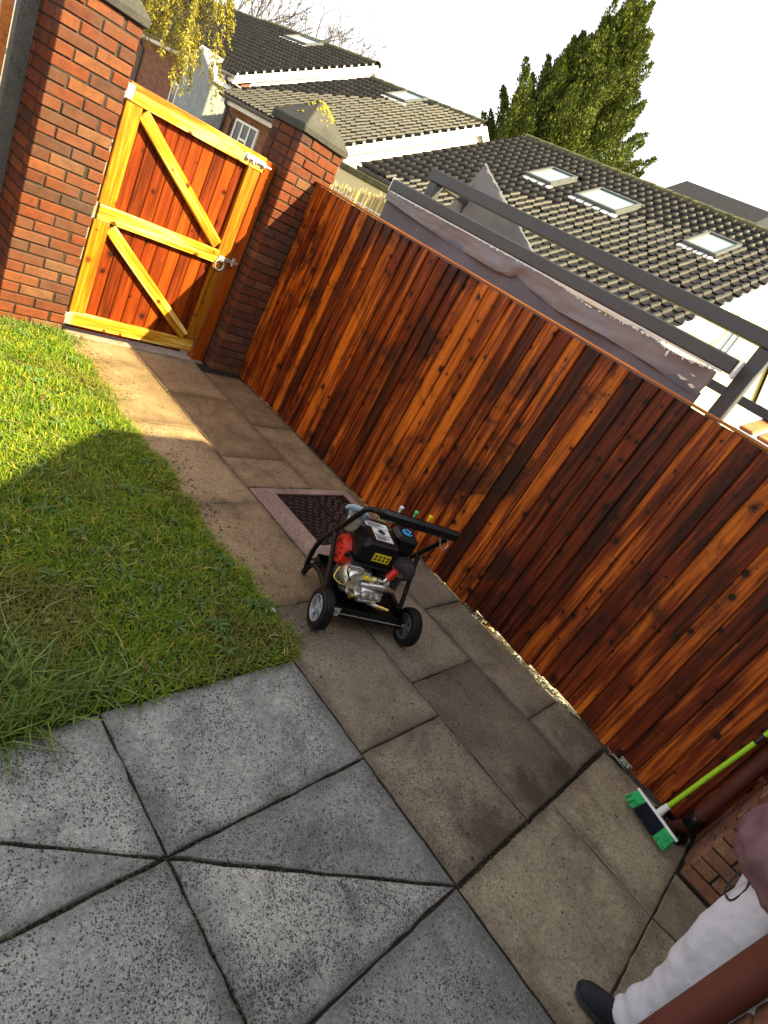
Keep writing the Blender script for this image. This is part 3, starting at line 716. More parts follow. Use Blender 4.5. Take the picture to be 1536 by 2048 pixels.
# ================================================================== GATE
gate = thing('garden_gate', 'timber ledged and braced gate with frame coloured sunlit gold between two brick piers', 'gate', (1.92, 4.66, 0))
gx0, gx1 = 0.0, 1.02
for i in range(10):
    x = 0.02+i*0.0985
    MB().box(x+.0015, x+.097, 0.0, .018, .042+random.uniform(-.002, .002), 1.80, .006).box(x+.0955, x+.1015, .0125, .0165, .045, 1.795).build('board', 'gate_board', gate, loc=(0, random.uniform(-.0015, .0015), 0))
def bar(name, x0, x1, z0, z1, y0, y1, mat):
    c = ((x0+x1)/2, (y0+y1)/2, (z0+z1)/2)
    return MB().box(x0-c[0], x1-c[0], y0-c[1], y1-c[1], z0-c[2], z1-c[2], .005).build(name, mat, gate, loc=c)
bar('top_rail', -.005, 1.115, 1.685, 1.80, -.045, -.001, 'gate_frame')
bar('middle_rail', .012, 1.01, .895, 1.005, -.045, -.001, 'gate_frame')
bar('bottom_rail', .005, 1.07, .080, .185, -.045, -.001, 'gate_frame')
bar('stile', .0, .115, .187, .893, -.040, -.001, 'gate_stile'); bar('stile', .0, .115, 1.007, 1.683, -.040, -.001, 'gate_stile')
bar('stile', .985, 1.10, .187, 1.683, -.040, -.0015, 'gate_stile').location.y -= 0.001
bar('gate_post', 1.122, 1.235, -.01, 1.79, -.02, .075, 'gate_board')
def brace(x0, z0, x1, z1, wd=.088):
    d = Vector((x1-x0, 0, z1-z0)); L = d.length; an = math.atan2(d.z, d.x)
    o = MB().box(-L/2, L/2, -.021, .021, -wd/2, wd/2, .005).build('brace', 'gate_frame', gate, loc=((x0+x1)/2, -.0225, (z0+z1)/2)); o.rotation_euler = (0, -an, 0)
brace(.125, 1.655, .965, 1.038); brace(.125, .862, .965, .208)
# ironwork
rl = MB().box(-.026, .026, -.056, -.046, -.026, .026, .003)
ring = [(math.cos(a)*.042, -.062, -.045+math.sin(a)*.045) for a in np.linspace(0, 2*math.pi, 25)]
rl.tube(ring, .0075, 8, cap=False); rl.lathe([(.014, -.072), (.014, -.05)], axis='y', n=12)
rl.build('ring_latch', 'galv', gate, smooth='auto', loc=(1.03, 0, .945))
kb = MB().box(-.05, .10, -.062, -.050, -.016, .012, .002).box(.045, .065, -.068, -.048, -.035, .035, .002)
kb.build('latch_bar', 'galv', gate, loc=(1.09, 0, .955))
bb = MB().box(-.10, .10, -.050, -.0455, -.026, .026, .002).tube([(-.09, -.060, 0), (.14, -.060, 0)], .0085, 8)
for x in (-.075, .0, .08): bb.box(x-.012, x+.012, -.070, -.0455, -.018, .018, .003)
bb.tube([(-.03, -.06, 0), (-.03, -.085, -.03)], .006, 6); bb.build('bolt', 'galv', gate, smooth='auto', loc=(1.02, 0, 1.745))
for z in (1.74, .13):
    MB().box(-.022, .03, -.050, -.0455, -.045, .045, .002).tube([(-.024, -.045, -.05), (-.024, -.045, .05)], .009, 8).build('hinge', 'galv', gate, smooth='auto', loc=(0, 0, z))
for z in (.13, .95, 1.745):
    for x in (.05, 1.0):
        MB().lathe([(.006, -.0485), (.006, -.045)], axis='y', n=8).build('screw', 'galv', gate, loc=(x+random.uniform(-.01, .01), 0, z+random.uniform(-.02, .02)))

# ================================================================== FENCE LEFT OF THE GATE PIER
lf = thing('side_fence', 'orange stained timber fence panel with grey concrete post left of the brick pier', 'fence', (1.42, 4.98, 0))
MB().box(-.06, .045, 0, .11, -.02, 1.97, .012).build('concrete_post', 'cement', lf)
MB().box(-.155, -.095, -.012, .03, .25, 2.05, .004).build('frame', 'fence_cap', lf)
for i in range(16):
    MB().box(-.10, 0, 0, .016, .25, 2.03, .003).build('board', 'fence', lf, loc=(-.21-i*.103, .022, 0))
MB().box(-2.4, -.07, .01, .06, -.02, .24, .006).build('gravel_board', 'cement', lf)
MB().box(-2.4, -.16, .04, .08, 1.5, 1.57, .004).build('rail', 'fence_cap', lf)

# ================================================================== HOUSES BEHIND
TH = R(30.5); TW, TG = 0.2, 0.28
def tile_mesh():
    prof = [(0, 0), (.095, 0.0), (.106, .006), (.120, .036), (.140, .046), (.17, .040), (.190, .018), (.206, .006)]
    L = TG+.05; th = .017; m = MB(); n = len(prof)
    lo = [(0, p[0], p[1]+th+.022) for p in prof]; hi = [(L, p[0], p[1]+th) for p in prof]; un = [(0, p[0], p[1]+.012) for p in prof]
    f = [(i, i+1, n+i+1, n+i) for i in range(n-1)]+[(2*n+i+1, 2*n+i, i, i+1)[::-1] for i in range(n-1)]
    return m.add(lo+hi+un, f)
TILE = tile_mesh()
tile_me = TILE.mesh('roof_tile'); tile_me.materials.append(MT['tile'])
TV = np.array(TILE.v); TF = [list(q) for q in TILE.f]
def roof_xf(xe, y0, ze): return Matrix.Translation((xe, y0, ze)) @ Matrix.Rotation(-TH, 4, 'Y')
def house(name, label, y0, y1, xe, ze, slope, wallmat, gablemat, single=300, velux=(), zb=-0.6):
    t = thing(name, label, 'house', (xe, y0, 0)); L = y1-y0
    run = slope*math.cos(TH); rise = slope*math.sin(TH); zr = ze+rise
    wx = 0.32
    # walls: front, gables (pentagon), back
    MB().box(wx, wx+.25, .12, L-.12, zb, ze+.10).build('front_wall', wallmat, t)
    for yy in (.12, L-.37):
        g = [(wx+.251, zb), (2*run-wx, zb), (2*run-wx, ze+.08), (run, zr-.02), (wx+.251, ze+.12)]
        MB().prism(g, yy+.002, yy+.25, 'y').build('gable_wall', gablemat, t)
    # barge boards
    for yy in (0.0, L-.03):
        bd = MB()
        for s_ in (0, 1):
            a = (0.0 if not s_ else 2*run, ze-.02); b = (run, zr-.02)
            bd.prism([(a[0], a[1]-.20), (b[0], b[1]-.22), (b[0], b[1]), (a[0], a[1])], yy, yy+.028, 'y') if not s_ else bd.prism([(b[0]+.001, b[1]-.22), (a[0], a[1]-.20), (a[0], a[1]), (b[0]+.001, b[1])], yy, yy+.028, 'y')
        bd.build('barge_board', 'whitepaint', t)
    # soffit, fascia, gutter, downpipe
    MB().box(.03, wx, .03, L-.03, ze-.20, ze-.18).build('soffit', 'whitepaint', t)
    MB().box(.0, .028, .03, L-.03, ze-.20, ze-.01).build('fascia', 'gutter', t)
    gp = MB().prism([(-.11, ze-.03), (-.10, ze-.085), (-.06, ze-.11), (-.02, ze-.09), (-.002, ze-.03)], .0, L, 'y'); gp.build('gutter', 'darkgutter', t)
    for yy in (.35, L-.35):
        MB().tube([(-.05, yy, ze-.1), (-.05, yy, ze-.2), (wx-.05, yy, ze-.45), (wx-.05, yy, zb)], .035, 8).build('downpipe', 'darkgutter', t)
    # roof: deck (front slope is its own frame), tiles on the front slope
    rf = MB().add([(0.0, .0, 0), (slope, .0, 0), (slope, L, 0), (0.0, L, 0)], [(0, 1, 2, 3)]).build('roof', 'tiledeck', t, loc=(0, 0, ze)); rf.rotation_euler = (0, -TH, 0)
    MB().add([(run, 0, zr), (2*run, 0, ze), (2*run, L, ze), (run, L, zr)], [(0, 1, 2, 3)]).build('back_slope', 'tile', t)
    nc = int(round(L/TW)); nr = int(round(slope/TG)); cells = []
    def blocked(s_, y_):
        for (a, b, c, d) in velux:
            if c-.05 < s_+.12 < d+.05 and a-y0-.02 < y_+.1 < b-y0+.02: return True
        return False
    for r_ in range(nr):
        for c in range(nc):
            s_ = -.05+r_*slope/nr; y_ = c*L/nc
            if not blocked(s_, y_): cells.append((s_, y_))
    camp = Vector((0, 0, CAM_H)); Mx = roof_xf(xe, y0, ze)
    cells.sort(key=lambda q: (Mx @ Vector((q[0], q[1], 0))-camp).length)
    for s_, y_ in cells[:single]:
        o = obj('roof_tile', tile_me, None, rf, (s_+random.gauss(0, .004), y_, random.gauss(0, .003))); o.rotation_euler = (random.gauss(0, .008), random.gauss(0, .01), random.gauss(0, .012))
    rest = cells[single:]
    if rest:
        V = []; F = []
        for k, (s_, y_) in enumerate(rest):
            V.append(TV+np.array([s_+random.gauss(0, .004), y_, random.gauss(0, .003)])); F += [[i+k*len(TV) for i in q] for q in TF]
        stuff(fastmesh('roof_tiles', np.concatenate(V), np.array(F), 'tile', parent=rf))
    # ridge tiles
    rd = MB()
    k = int(L/.45)
    for i in range(k):
        a = i*L/k; rd.add([(run+.13*math.cos(w_), a+e*(L/k-.004), zr-.03+.11*math.sin(w_)+(.012 if e == 0 else 0)) for e in (0, 1) for w_ in np.linspace(-.2, math.pi+.2, 9)], [(j, j+1, 10+j, 9+j) for j in range(8)])
    rd.build('ridge', 'ridge', t, smooth=True)
    # mortar and clips along the verges
    vc = MB()
    for i in range(nr):
        s_ = .04+i*slope/nr
        for yy in (-.035, L+.0):
            p = [Mx.inverted() @ Vector((0, 0, 0))]
            x = s_*math.cos(TH); z = ze+s_*math.sin(TH)
            vc.box(x-.02, x+.02, yy, yy+.04, z+.0, z+.055)
    vc.build('verge_clips', 'whitepaint', t)
    # roof windows
    for (a, b, c, d) in velux:
        e = obj('roof_window', MB().box(c, d, a-y0, b-y0, .01, .055, .004).mesh('roof_window'), 'lead', t, (0, 0, ze)); e.rotation_euler = (0, -TH, 0)
        fr = MB()
        w_ = .06
        for q in ((c, c+w_, a-y0, b-y0), (d-w_, d, a-y0, b-y0), (c+w_, d-w_, a-y0, a-y0+w_), (c+w_, d-w_, b-y0-w_, b-y0)): fr.box(q[0], q[1], q[2], q[3], .056, .115, .004)
        fr.build('frame', 'lead', e)
        MB().box(c+w_+.001, d-w_-.001, a-y0+w_+.001, b-y0-w_-.001, .056, .085).build('pane', 'skyglass', e)
        ap = MB()
        for k in range(int((b-a+.2)/.2)): ap.box(c-.14, c-.01, a-y0-.08+k*.2, a-y0+.09+k*.2, .03, .062, .008)
        ap.build('flashing', 'whitepaint', e)
    return t
def window(parent, x, y0, y1, z0, z1, lights=3):
    """casement window on a wall facing -X, at parent's local coordinates"""
    f = MB(); w_ = .05
    f.box(x-.05, x+.0, y0, y1, z0, z0+w_).box(x-.05, x, y0, y1, z1-w_, z1)
    n = lights
    for i in range(n+1):
        yy = y0+(y1-y0-w_)*i/n; f.box(x-.049, x, yy, yy+w_, z0+w_, z1-w_)
    f.box(x-.045, x, y0+w_+(y1-y0-w_)/n, y0+(y1-y0-w_)*2/n, z0+(z1-z0)*.62, z0+(z1-z0)*.62+w_) if n > 2 else None
    wd = f.build('window', 'whitepaint', parent)
    for i in range(n):
        ya = y0+(y1-y0-w_)*i/n+w_+.001; yb = y0+(y1-y0-w_)*(i+1)/n-.001
        MB().box(x-.025, x-.012, ya, yb, z0+w_+.001, z1-w_-.001).build('pane', 'glass', wd)
    MB().box(x-.10, x, y0-.04, y1+.04, z0-.05, z0-.001).build('sill', 'whitepaint', wd)

h1 = house('bungalow', 'nearest dark tiled bungalow with three roof windows and cream gable behind the pergola', 3.25, 10.70, 9.1, 2.52, 5.05, 'farbrick', 'cream', 300,
           velux=((7.98, 8.68, 2.80, 3.68), (6.34, 7.36, 2.80, 3.66), (4.23, 4.90, 2.82, 3.74)))
h2 = house('bungalow', 'dark tiled brick bungalow with one roof window and white gable behind the mossy pier', 11.85, 16.70, 9.1, 2.52, 4.85, 'farbrick', 'whitepaint', 300, velux=((14.05, 14.92, 3.92, 4.74),))
h3 = house('bungalow', 'farther tiled brick bungalow with pale boarded bay above the gate', 18.0, 24.9, 10.0, 3.1, 5.0, 'farbrick', 'whitepaint', 0, velux=((20.7, 22.1, 4.05, 4.75),))
h4 = house('bungalow', 'farthest tiled bungalow with white gable behind the yellow catkin tree', 26.0, 33.0, 10.7, 3.28, 4.9, 'farbrick', 'whitepaint', 0)
# windows (local: y relative to the house's y0, x from the eaves)
window(h2, .32, 3.2, 4.32, 1.05, 2.16, 3)
window(h3, .32, 2.7, 3.9, 1.2, 2.20, 3); window(h3, .32, .9, 2.0, 1.2, 2.2, 3)
bay = MB().prism([(.35, -.6), (2.15, -.6), (2.15, 2.75), (1.45, 3.25), (.35, 2.75)], -.35, .31, 'x'); bay.build('boarded_bay', 'clad', h3)
bgr = MB()
for i in range(12): bgr.box(-.362, -.351, .36+i*.15, .36+i*.15+.135, -.5, 2.70)
bgr.build('cladding', 'clad', h3)
MB().prism([(.25, 2.78), (1.45, 3.36), (2.25, 2.80), (2.25, 2.72), (1.45, 3.27), (.25, 2.69)], -.40, .5, 'x').build('bay_roof_edge', 'whitepaint', h3)
window(h1, .32, .9, 2.1, .9, 2.0, 3)
# window and vents on the cream gable (facing -y)
def gable_window(parent, x0, x1, z0, z1, y_, n=2):
    f = MB(); w_ = .07
    for q in ((x0, x1, z0, z0+w_), (x0, x1, z1-w_, z1)): f.box(q[0], q[1], y_-.05, y_, q[2], q[3])
    for i in range(n+1):
        xx = x0+(x1-x0-w_)*i/n; f.box(xx, xx+w_, y_-.049, y_, z0+w_, z1-w_)
    wd = f.build('window', 'whitepaint', parent)
    for i in range(n):
        MB().box(x0+(x1-x0-w_)*i/n+w_+.001, x0+(x1-x0-w_)*(i+1)/n-.001, y_-.03, y_-.012, z0+w_+.001, z1-w_-.001).build('pane', 'glass', wd)
gable_window(h1, 2.62, 3.5, 2.1, 3.45, .12, 2)
gable_window(h1, 1.9, 2.25, 1.55, 2.15, .12, 1)
MB().box(1.2, 1.5, .02, .121, 1.75, 1.95, .01).build('vent', 'darkgutter', h1)
MB().tube([(2.45, .06, zz) for zz in (-.5, 2.9)], .045, 8).build('downpipe', 'whitepaint', h1)

# ================================================================== PERGOLA
pg = thing('pergola', 'dark grey metal pergola frame beyond the fence', 'pergola', (4.5, 1.0, 0))
MB().box(-.03, .07, -1.2, 3.36, 2.34, 2.44, .006).build('beam', 'perg', pg)
MB().box(1.75, 1.85, -1.2, 3.36, 2.34, 2.44, .006).build('beam', 'perg', pg) if False else None
MB().box(.071, 1.9, 3.24, 3.34, 2.34, 2.43, .006).build('beam', 'perg', pg)
MB().box(-.02, .08, -.045, .055, -.03, 2.338, .006).build('post', 'perg', pg)
MB().box(-.02, .08, 3.22, 3.32, -.03, 2.338, .006).build('post', 'perg', pg)
MB().box(1.8, 1.9, 3.24, 3.34, -.03, 2.338, .006).build('post', 'perg', pg)
MB().box(-.02, .08, -1.15, -1.05, -.03, 2.338, .006).build('post', 'perg', pg)
MB().box(1.5, 1.56, -1.5, .75, 2.02, 2.10, .005).build('back_rail', 'perg', pg)
aw = thing('awning_bar', 'dark grey awning bar in front of the pergola holding the torn canvas', 'awning', (4.36, 1.05, 0))
MB().box(-.06, .06, 0, 3.52, 2.10, 2.20, .01).build('cassette', 'perg', aw)
MB().box(-.058, .058, -.012, -.001, 2.085, 2.21, .003).build('end_cap', 'galv', aw)
MB().box(-.058, .058, 3.521, 3.533, 2.085, 2.21, .003).build('end_cap', 'galv', aw)
for yy in (.25, 1.7, 3.3): MB().box(.061, .12, yy-.03, yy+.03, 2.12, 2.19, .004).build('bracket', 'galv', aw)
MB().box(-.05, -.04, .05, 3.5, 2.085, 2.099, .002).build('rail', 'whitepaint', aw)
# hanging canvas: a folded sheet
def cloth(name, ztop, zbot, x0, amp, seed, mat, parent, y0=1.12, y1=4.56, bunch=None, ny=170, nz=26):
    V = []; F = []
    for j in range(nz+1):
        t = j/nz
        for i in range(ny+1):
            s_ = i/ny; yy = y0+(y1-y0)*s_; a, b = ztop(yy), zbot(yy); z = a+(b-a)*t
            f = t**.7
            x = x0-amp*f*(math.sin(yy*5.2+seed+.8*math.sin(yy*2.1))+.55*math.sin(yy*11.3+seed*2+t*1.5))-amp*.9*f*mnoise.noise(Vector((yy*4.5, t*2.2, seed)))
            if bunch: 
                g_ = math.exp(-((yy-bunch-.06*t)/.05)**2); x -= .055*g_*math.sin(t*2.6+.3); z -= .02*g_*t
            V.append((x, yy+.012*f*math.sin(t*5+yy*9), z))
    for j in range(nz):
        for i in range(ny):
            a = j*(ny+1)+i; F.append((a, a+1, a+ny+2, a+ny+1))
    o = MB().add(V, F).build(name, mat, parent, smooth=True); md = o.modifiers.new('thick', 'SOLIDIFY'); md.thickness = .004; return o
SEAM = ([1.1, 1.5, 1.9, 2.35, 2.75, 2.86, 3.0, 3.7, 4.6], [1.885, 1.915, 1.925, 1.915, 1.965, 1.995, 1.945, 1.955, 2.015])
seam = lambda yy: float(np.interp(yy, *SEAM))
topz = lambda yy: 2.088-.035*math.exp(-((yy-2.1)/.28)**2)-.03*math.exp(-((yy-1.4)/.25)**2)
cv = cloth('canvas', lambda yy: seam(yy)+.035, lambda yy: 1.45, 4.325, .016, 1.0, 'canvas_dark', None); tag(cv, 'loose grey canvas sheet hanging below the awning bar behind the fence', 'canvas')
cloth('valance', topz, seam, 4.305, .024, 4.0, 'canvas', cv, bunch=2.84)
MB().tube([(4.285-.01*math.sin(yy*5.2+4+.8*math.sin(yy*2.1)), yy, seam(yy)+.002) for yy in np.linspace(1.14, 4.54, 90)], .004, 5).build('seam', 'canvas_dark', cv, smooth=True)
fr = MB()
for i in range(170):
    s_ = random.random()**.8; yy = 1.15+3.35*s_
    if mnoise.noise(Vector((yy*3, 0, 5))) < -.15 and yy > 2: continue
    z = topz(yy)+.003; L_ = random.uniform(.004, .016)*(1.7 if yy < 2.2 else 1); x = 4.285+random.uniform(-.012, .004)
    fr.add([(x, yy, z), (x, yy+random.uniform(.008, .04), z), (x-.006, yy+random.gauss(.006, .01), z-L_)], [(0, 1, 2)])
for yy, z, a, b in ((1.27, 1.945, .045, .012), (1.19, 1.93, .03, .012), (1.45, 2.03, .014, .035), (1.22, 1.99, .02, .006)):
    pl_ = [(4.270, yy+math.cos(q)*a*random.uniform(.35, 1.1), z+math.sin(q)*b*random.uniform(.35, 1.1)) for q in np.linspace(0, 6.28, 14)[:-1]]
    fr.add(pl_+[(4.268, yy, z)], [(i, (i+1) % 13, 13) for i in range(13)])
stuff(fr.build('frayed_threads', 'fray', cv))
# triangular sail
sv = []; sf = []; n = 14
A, B, Cc = Vector((5.0, 4.25, 2.72)), Vector((5.0, 4.48, 2.10)), Vector((5.0, 3.12, 2.18))
for i in range(n+1):
    for j in range(n+1-i):
        p = A+(B-A)*(i/n)+(Cc-A)*(j/n); p = p+Vector((.03*mnoise.noise(p*3)+.02*math.sin(j*.9), 0, 0)); sv.append(p)
idx = {}
k = 0
for i in range(n+1):
    for j in range(n+1-i): idx[i, j] = k; k += 1
for i in range(n):
    for j in range(n-i):
        sf.append((idx[i, j], idx[i+1, j], idx[i, j+1]))
        if j < n-i-1: sf.append((idx[i+1, j], idx[i+1, j+1], idx[i, j+1]))
sail = MB().add(sv, sf).build('canvas_sail', 'canvas', None, smooth=True); md = sail.modifiers.new('thick', 'SOLIDIFY'); md.thickness = .004
tag(sail, 'triangular grey canvas sail standing up behind the pergola beam', 'canvas')
MB().tube([(4.99, 4.255, 2.73), (4.99, 3.10, 2.17)], .006, 6).build('hem_cord', 'galv', sail)
MB().tube([(5.02, 4.27, -.03), (5.02, 4.27, 2.74)], .018, 8).build('pole', 'perg', sail)

# bamboo screen and low wall beyond the fence
bs = thing('bamboo_screen', 'pale bamboo cane screen beyond the fence next to the mossy pier', 'screen', (4.6, 4.5, 0))
for i in range(150):
    yy = i*.0105+random.gauss(0, .003); h_ = 1.97+.05*math.sin(yy*4)+random.gauss(0, .018)
    cn = MB().tube([(random.gauss(0, .004), yy, .0), (random.gauss(0, .008), yy+random.gauss(0, .012), h_)], .0055, 5); cn.build('cane', 'bamboo', bs)
for z in (1.86, 1.2): MB().box(-.012, -.007, -.02, 1.6, z, z+.01).build('tie_wire', 'galv', bs)
gwall = thing('boundary_wall', 'low pale mossy wall beyond the bamboo screen', 'wall', (5.2, 4.9, 0))
MB().box(-.06, .06, 0, 1.5, -.03, 2.10, .01).build('wall', 'cream', gwall)
MB().box(-.09, .09, -.02, 1.52, 2.101, 2.17, .012).build('coping', 'ridge', gwall)

# lean-to with terracotta tiles past the pergola post
sh = thing('lean_to', 'small lean-to with terracotta tiles behind the near end of the fence', 'shed', (5.6, -.9, 0))
MB().box(0, 1.2, 0, 1.95, -.03, 1.82, .01).build('wall', 'cream', sh)
for i in range(13):
    o = MB().box(-.03, .62, -.06, .06, 0, .03, .012).build('roof_tile', 'terracotta', sh, loc=(-.08, .06+i*.15, 1.86)); o.rotation_euler = (0, R(-14), 0)
    o2 = MB().box(-.03, .62, -.06, .06, 0, .03, .012).build('roof_tile', 'terracotta', sh, loc=(.50, .06+i*.15, 2.00)); o2.rotation_euler = (0, R(-14), 0)
MB().box(-.05, 1.22, -.04, 2.0, 1.821, 1.845).build('roof_deck', 'tiledeck', sh)

# far building; an added white band stands in for sheeting and haze
fb = thing('far_building', 'far dark roofed building with added white band on the skyline right of the conifer', 'building', (31, 11.5, 0))
MB().box(0, 6, 0, 4.5, -.03, 8.8).build('wall', 'farbrick', fb)
MB().prism([(-.3, 8.8), (6.3, 8.8), (3, 10.9)], -.2, 4.7, 'y').build('roof', 'tile', fb)
MB().box(-.6, .4, -.4, 4.9, 8.0, 8.78).build('sheeting_standin', 'whitepaint', fb)
MB().box(-.4, 5, 5.2, 8.4, -.03, 9.3).build('side_block', 'farbrick', fb)
MB().prism([(-.7, 9.3), (5.3, 9.3), (2.3, 9.75)], 5.0, 8.6, 'y').build('side_roof', 'tile', fb)
bpy.context.view_layer.update()

# ================================================================== TREES
def sprig_mesh(name, pos, dirs, ln, wd, cols, mat, parent):
    """one kite-shaped leaf per row"""
    n = len(pos); d = dirs/np.linalg.norm(dirs, axis=1)[:, None]
    a = RNG.normal(size=(n, 3)); s_ = np.cross(d, a); s_ /= np.linalg.norm(s_, axis=1)[:, None]
    mid = pos+d*(ln*.45)[:, None]; tip = pos+d*ln[:, None]
    V = np.stack([pos, mid-s_*(wd*.5)[:, None], tip, mid+s_*(wd*.5)[:, None]], 1).reshape(-1, 3)
    F = (np.arange(n)[:, None]*4+np.array([0, 1, 2, 3]))
    return fastmesh(name, V, F, mat, np.repeat(cols, 4, 0), parent)

def conifer():
    t = thing('conifer', 'tall bushy green conifer behind the nearest bungalow roof', 'tree', (22.0, 15.75, 0))
    MB().tube([(0, 0, -.03), (.05, 0, 4), (-.05, .1, 8), (0, 0, 12.2)], [.32, .26, .15, .04], 9).build('trunk', 'bark', t)
    P, D, Cc, Ln = [], [], [], []
    Hh = 12.9
    def spire(base, top, r, n):
        ax = top-base
        t_ = RNG.uniform(0, 1, n)**.8
        rr = r*(1-t_)**.75*np.sqrt(RNG.uniform(.15, 1, n))*(1+.25*np.sin(t_*17+base[0]*5))
        an = RNG.uniform(0, 2*np.pi, n)
        p = base+ax*t_[:, None]+np.stack([np.cos(an)*rr, np.sin(an)*rr, np.zeros(n)], 1)
        d = np.stack([np.cos(an)*.55, np.sin(an)*.55, np.full(n, .8)], 1)+RNG.normal(0, .35, (n, 3))
        P.append(p); D.append(d); g = RNG.uniform(.55, 1.25, (n, 1))
        c = np.where(RNG.uniform(size=(n, 1)) < .3, np.array([(0.18, 0.195, 0.02)]), np.array([(0.065, 0.095, 0.014)]))*g
        Cc.append(c); Ln.append(RNG.uniform(.06, .17, n))
    def Rd(h):   # crown radius with height: two lobes, broad low shoulder
        return np.interp(h, [1.5, 3, 6, 7.2, 8.2, 9.1, 9.7, 10.4, 11.2, 12.2], [3.1, 3.6, 3.7, 3.5, 3.0, 2.3, 1.85, 1.35, .75, .25])
    spire(np.array([0, .2, 9.8]), np.array([.1, .2, 12.5]), .55, 900)
    spire(np.array([.1, .9, 9.6]), np.array([.1, 1.15, 12.2]), .50, 700)
    for k in range(260):
        h = 3.0+7.9*(k/260)+RNG.uniform(-.3, .3); an = k*2.399+RNG.uniform(-.3, .3)
        ht = RNG.uniform(.7, 1.5); r_ = Rd(h+ht*.7)*RNG.uniform(.55, 1.03)
        b = np.array([math.cos(an)*r_*.72, math.sin(an)*r_*.72, h-.4])
        tp = np.array([math.cos(an)*r_*1.08, math.sin(an)*r_*1.08, h+ht])
        spire(b, tp, RNG.uniform(.32, .58), 680)
    for k in range(150):   # inner mass
        h = RNG.uniform(3.5, 9.4); an = RNG.uniform(0, 6.28); r_ = Rd(h+.8)*RNG.uniform(.1, .75)
        b = np.array([math.cos(an)*r_, math.sin(an)*r_, h-.5]); spire(b, b+np.array([math.cos(an)*.25, math.sin(an)*.25, 1.7]), .6, 420)
    for k in range(5):   # lower lobes to the far side (photo left)
        h = RNG.uniform(3.5, 5.6); y_ = RNG.uniform(2.3, 4.3)
        spire(np.array([RNG.uniform(-1, .6), y_, h-1]), np.array([RNG.uniform(-1, .6), y_+.2, h+1.6*(1-(y_-2.3)/3)]), .55, 420)
    P_, D_, C_, L_ = map(np.concatenate, (P, D, Cc, Ln))
    sprig_mesh('crown', P_, D_, L_, L_*.42, C_, 'needle', t)
conifer()

def branch_tree(name, label, loc, h, seed, mat, levels=5, spread=.55, up=.35, r0=.16, twr=.006):
    rnd = random.Random(seed); t = thing(name, label, 'tree', loc)
    mb = MB(); tr = MB(); ends = []
    def grow(p, d, L, r_, lv):
        pts = [p]; dd = d
        for i in range(3):
            dd = (dd+Vector((rnd.gauss(0, .12), rnd.gauss(0, .12), up*.18))).normalized(); pts.append(pts[-1]+dd*L/3)
        (tr if lv == 0 else mb).tube(pts, [r_, r_*.85, r_*.72, r_*.6], 6 if lv < 2 else 4, cap=lv < 2)
        if lv >= levels: ends.append(pts[-1]); return
        for k in range(rnd.choice([2, 3, 3, 4]) if lv else 5):
            q = pts[rnd.choice([2, 3, 3])] if lv else pts[1].lerp(pts[3], rnd.random())
            a = Vector((rnd.gauss(0, 1), rnd.gauss(0, 1), rnd.gauss(0, .5)))
            nd = (dd*.75+a.normalized()*spread+Vector((0, 0, up*.3))).normalized()
            grow(q, nd, L*rnd.uniform(.55, .78), max(r_*.55, twr), lv+1)
    grow(Vector((0, 0, -.03)), Vector((0, 0, 1)), h*.42, r0, 0)
    tr.build('trunk', mat, t, smooth=True); mb.build('crown', mat, t, smooth=True)
    return t, ends
branch_tree('bare_tree', 'tall leafless tree far behind the bungalow roofs', (22.5, 33.2, 0), 11.2, 3, 'paletwig', 6, .62, .3, .22, .012)
branch_tree('bare_tree', 'smaller leafless tree near the top edge behind the roofs', (18.6, 34.5, 0), 9.8, 11, 'paletwig', 5, .6, .3, .18, .012)

def willow():
    t = thing('catkin_tree', 'drooping yellow green catkin tree overhanging the farther roofs', 'tree', (6.0, 13.6, 0))
    MB().tube([(-1.15, .3, -.03), (-1.05, .25, 1.8), (-.75, .1, 3.2), (-.1, .1, 4.6), (.1, .1, 5.4)], [.10, .085, .06, .04, .02], 8, True, 4).build('trunk', 'bark', t)
    tw = MB(); P, D = [], []
    rnd = random.Random(4)
    for k in range(260):
        h = rnd.uniform(3.0, 5.4); an = rnd.uniform(0, 6.28); L = rnd.uniform(.25, .95)
        p0 = Vector((0, 0, h-.3)); p1 = Vector((math.cos(an)*L*.6, math.sin(an)*L*.6, h+.1)); p2 = Vector((math.cos(an)*L, math.sin(an)*L, h-.15))
        dr = rnd.uniform(.35, 1.05); pts = [p0, p1, p2]; q = p2
        for i in range(5):
            q = q+Vector((math.cos(an)*.05+rnd.gauss(0, .03), math.sin(an)*.05+rnd.gauss(0, .03), -dr/5)); pts.append(q)
        tw.tube(pts, .004, 3, cap=False)
        for i in range(2, len(pts)-1):
            for j in range(26):
                s_ = rnd.random(); pp = pts[i].lerp(pts[i+1], s_); P.append(pp+Vector((rnd.gauss(0, .02), rnd.gauss(0, .02), rnd.gauss(0, .02)))); D.append(Vector((rnd.gauss(0, .6), rnd.gauss(0, .6), -.6)))
    tw.build('branches', 'paletwig', t)
    n = len(P); c = np.array([(0.30, 0.26, 0.03)])*RNG.uniform(.5, 1.3, (n, 1)); L_ = RNG.uniform(.03, .085, n)
    sprig_mesh('crown', np.array([tuple(p) for p in P]), np.array([tuple(p) for p in D]), L_, L_*.38, c, 'leaf', t)
willow()

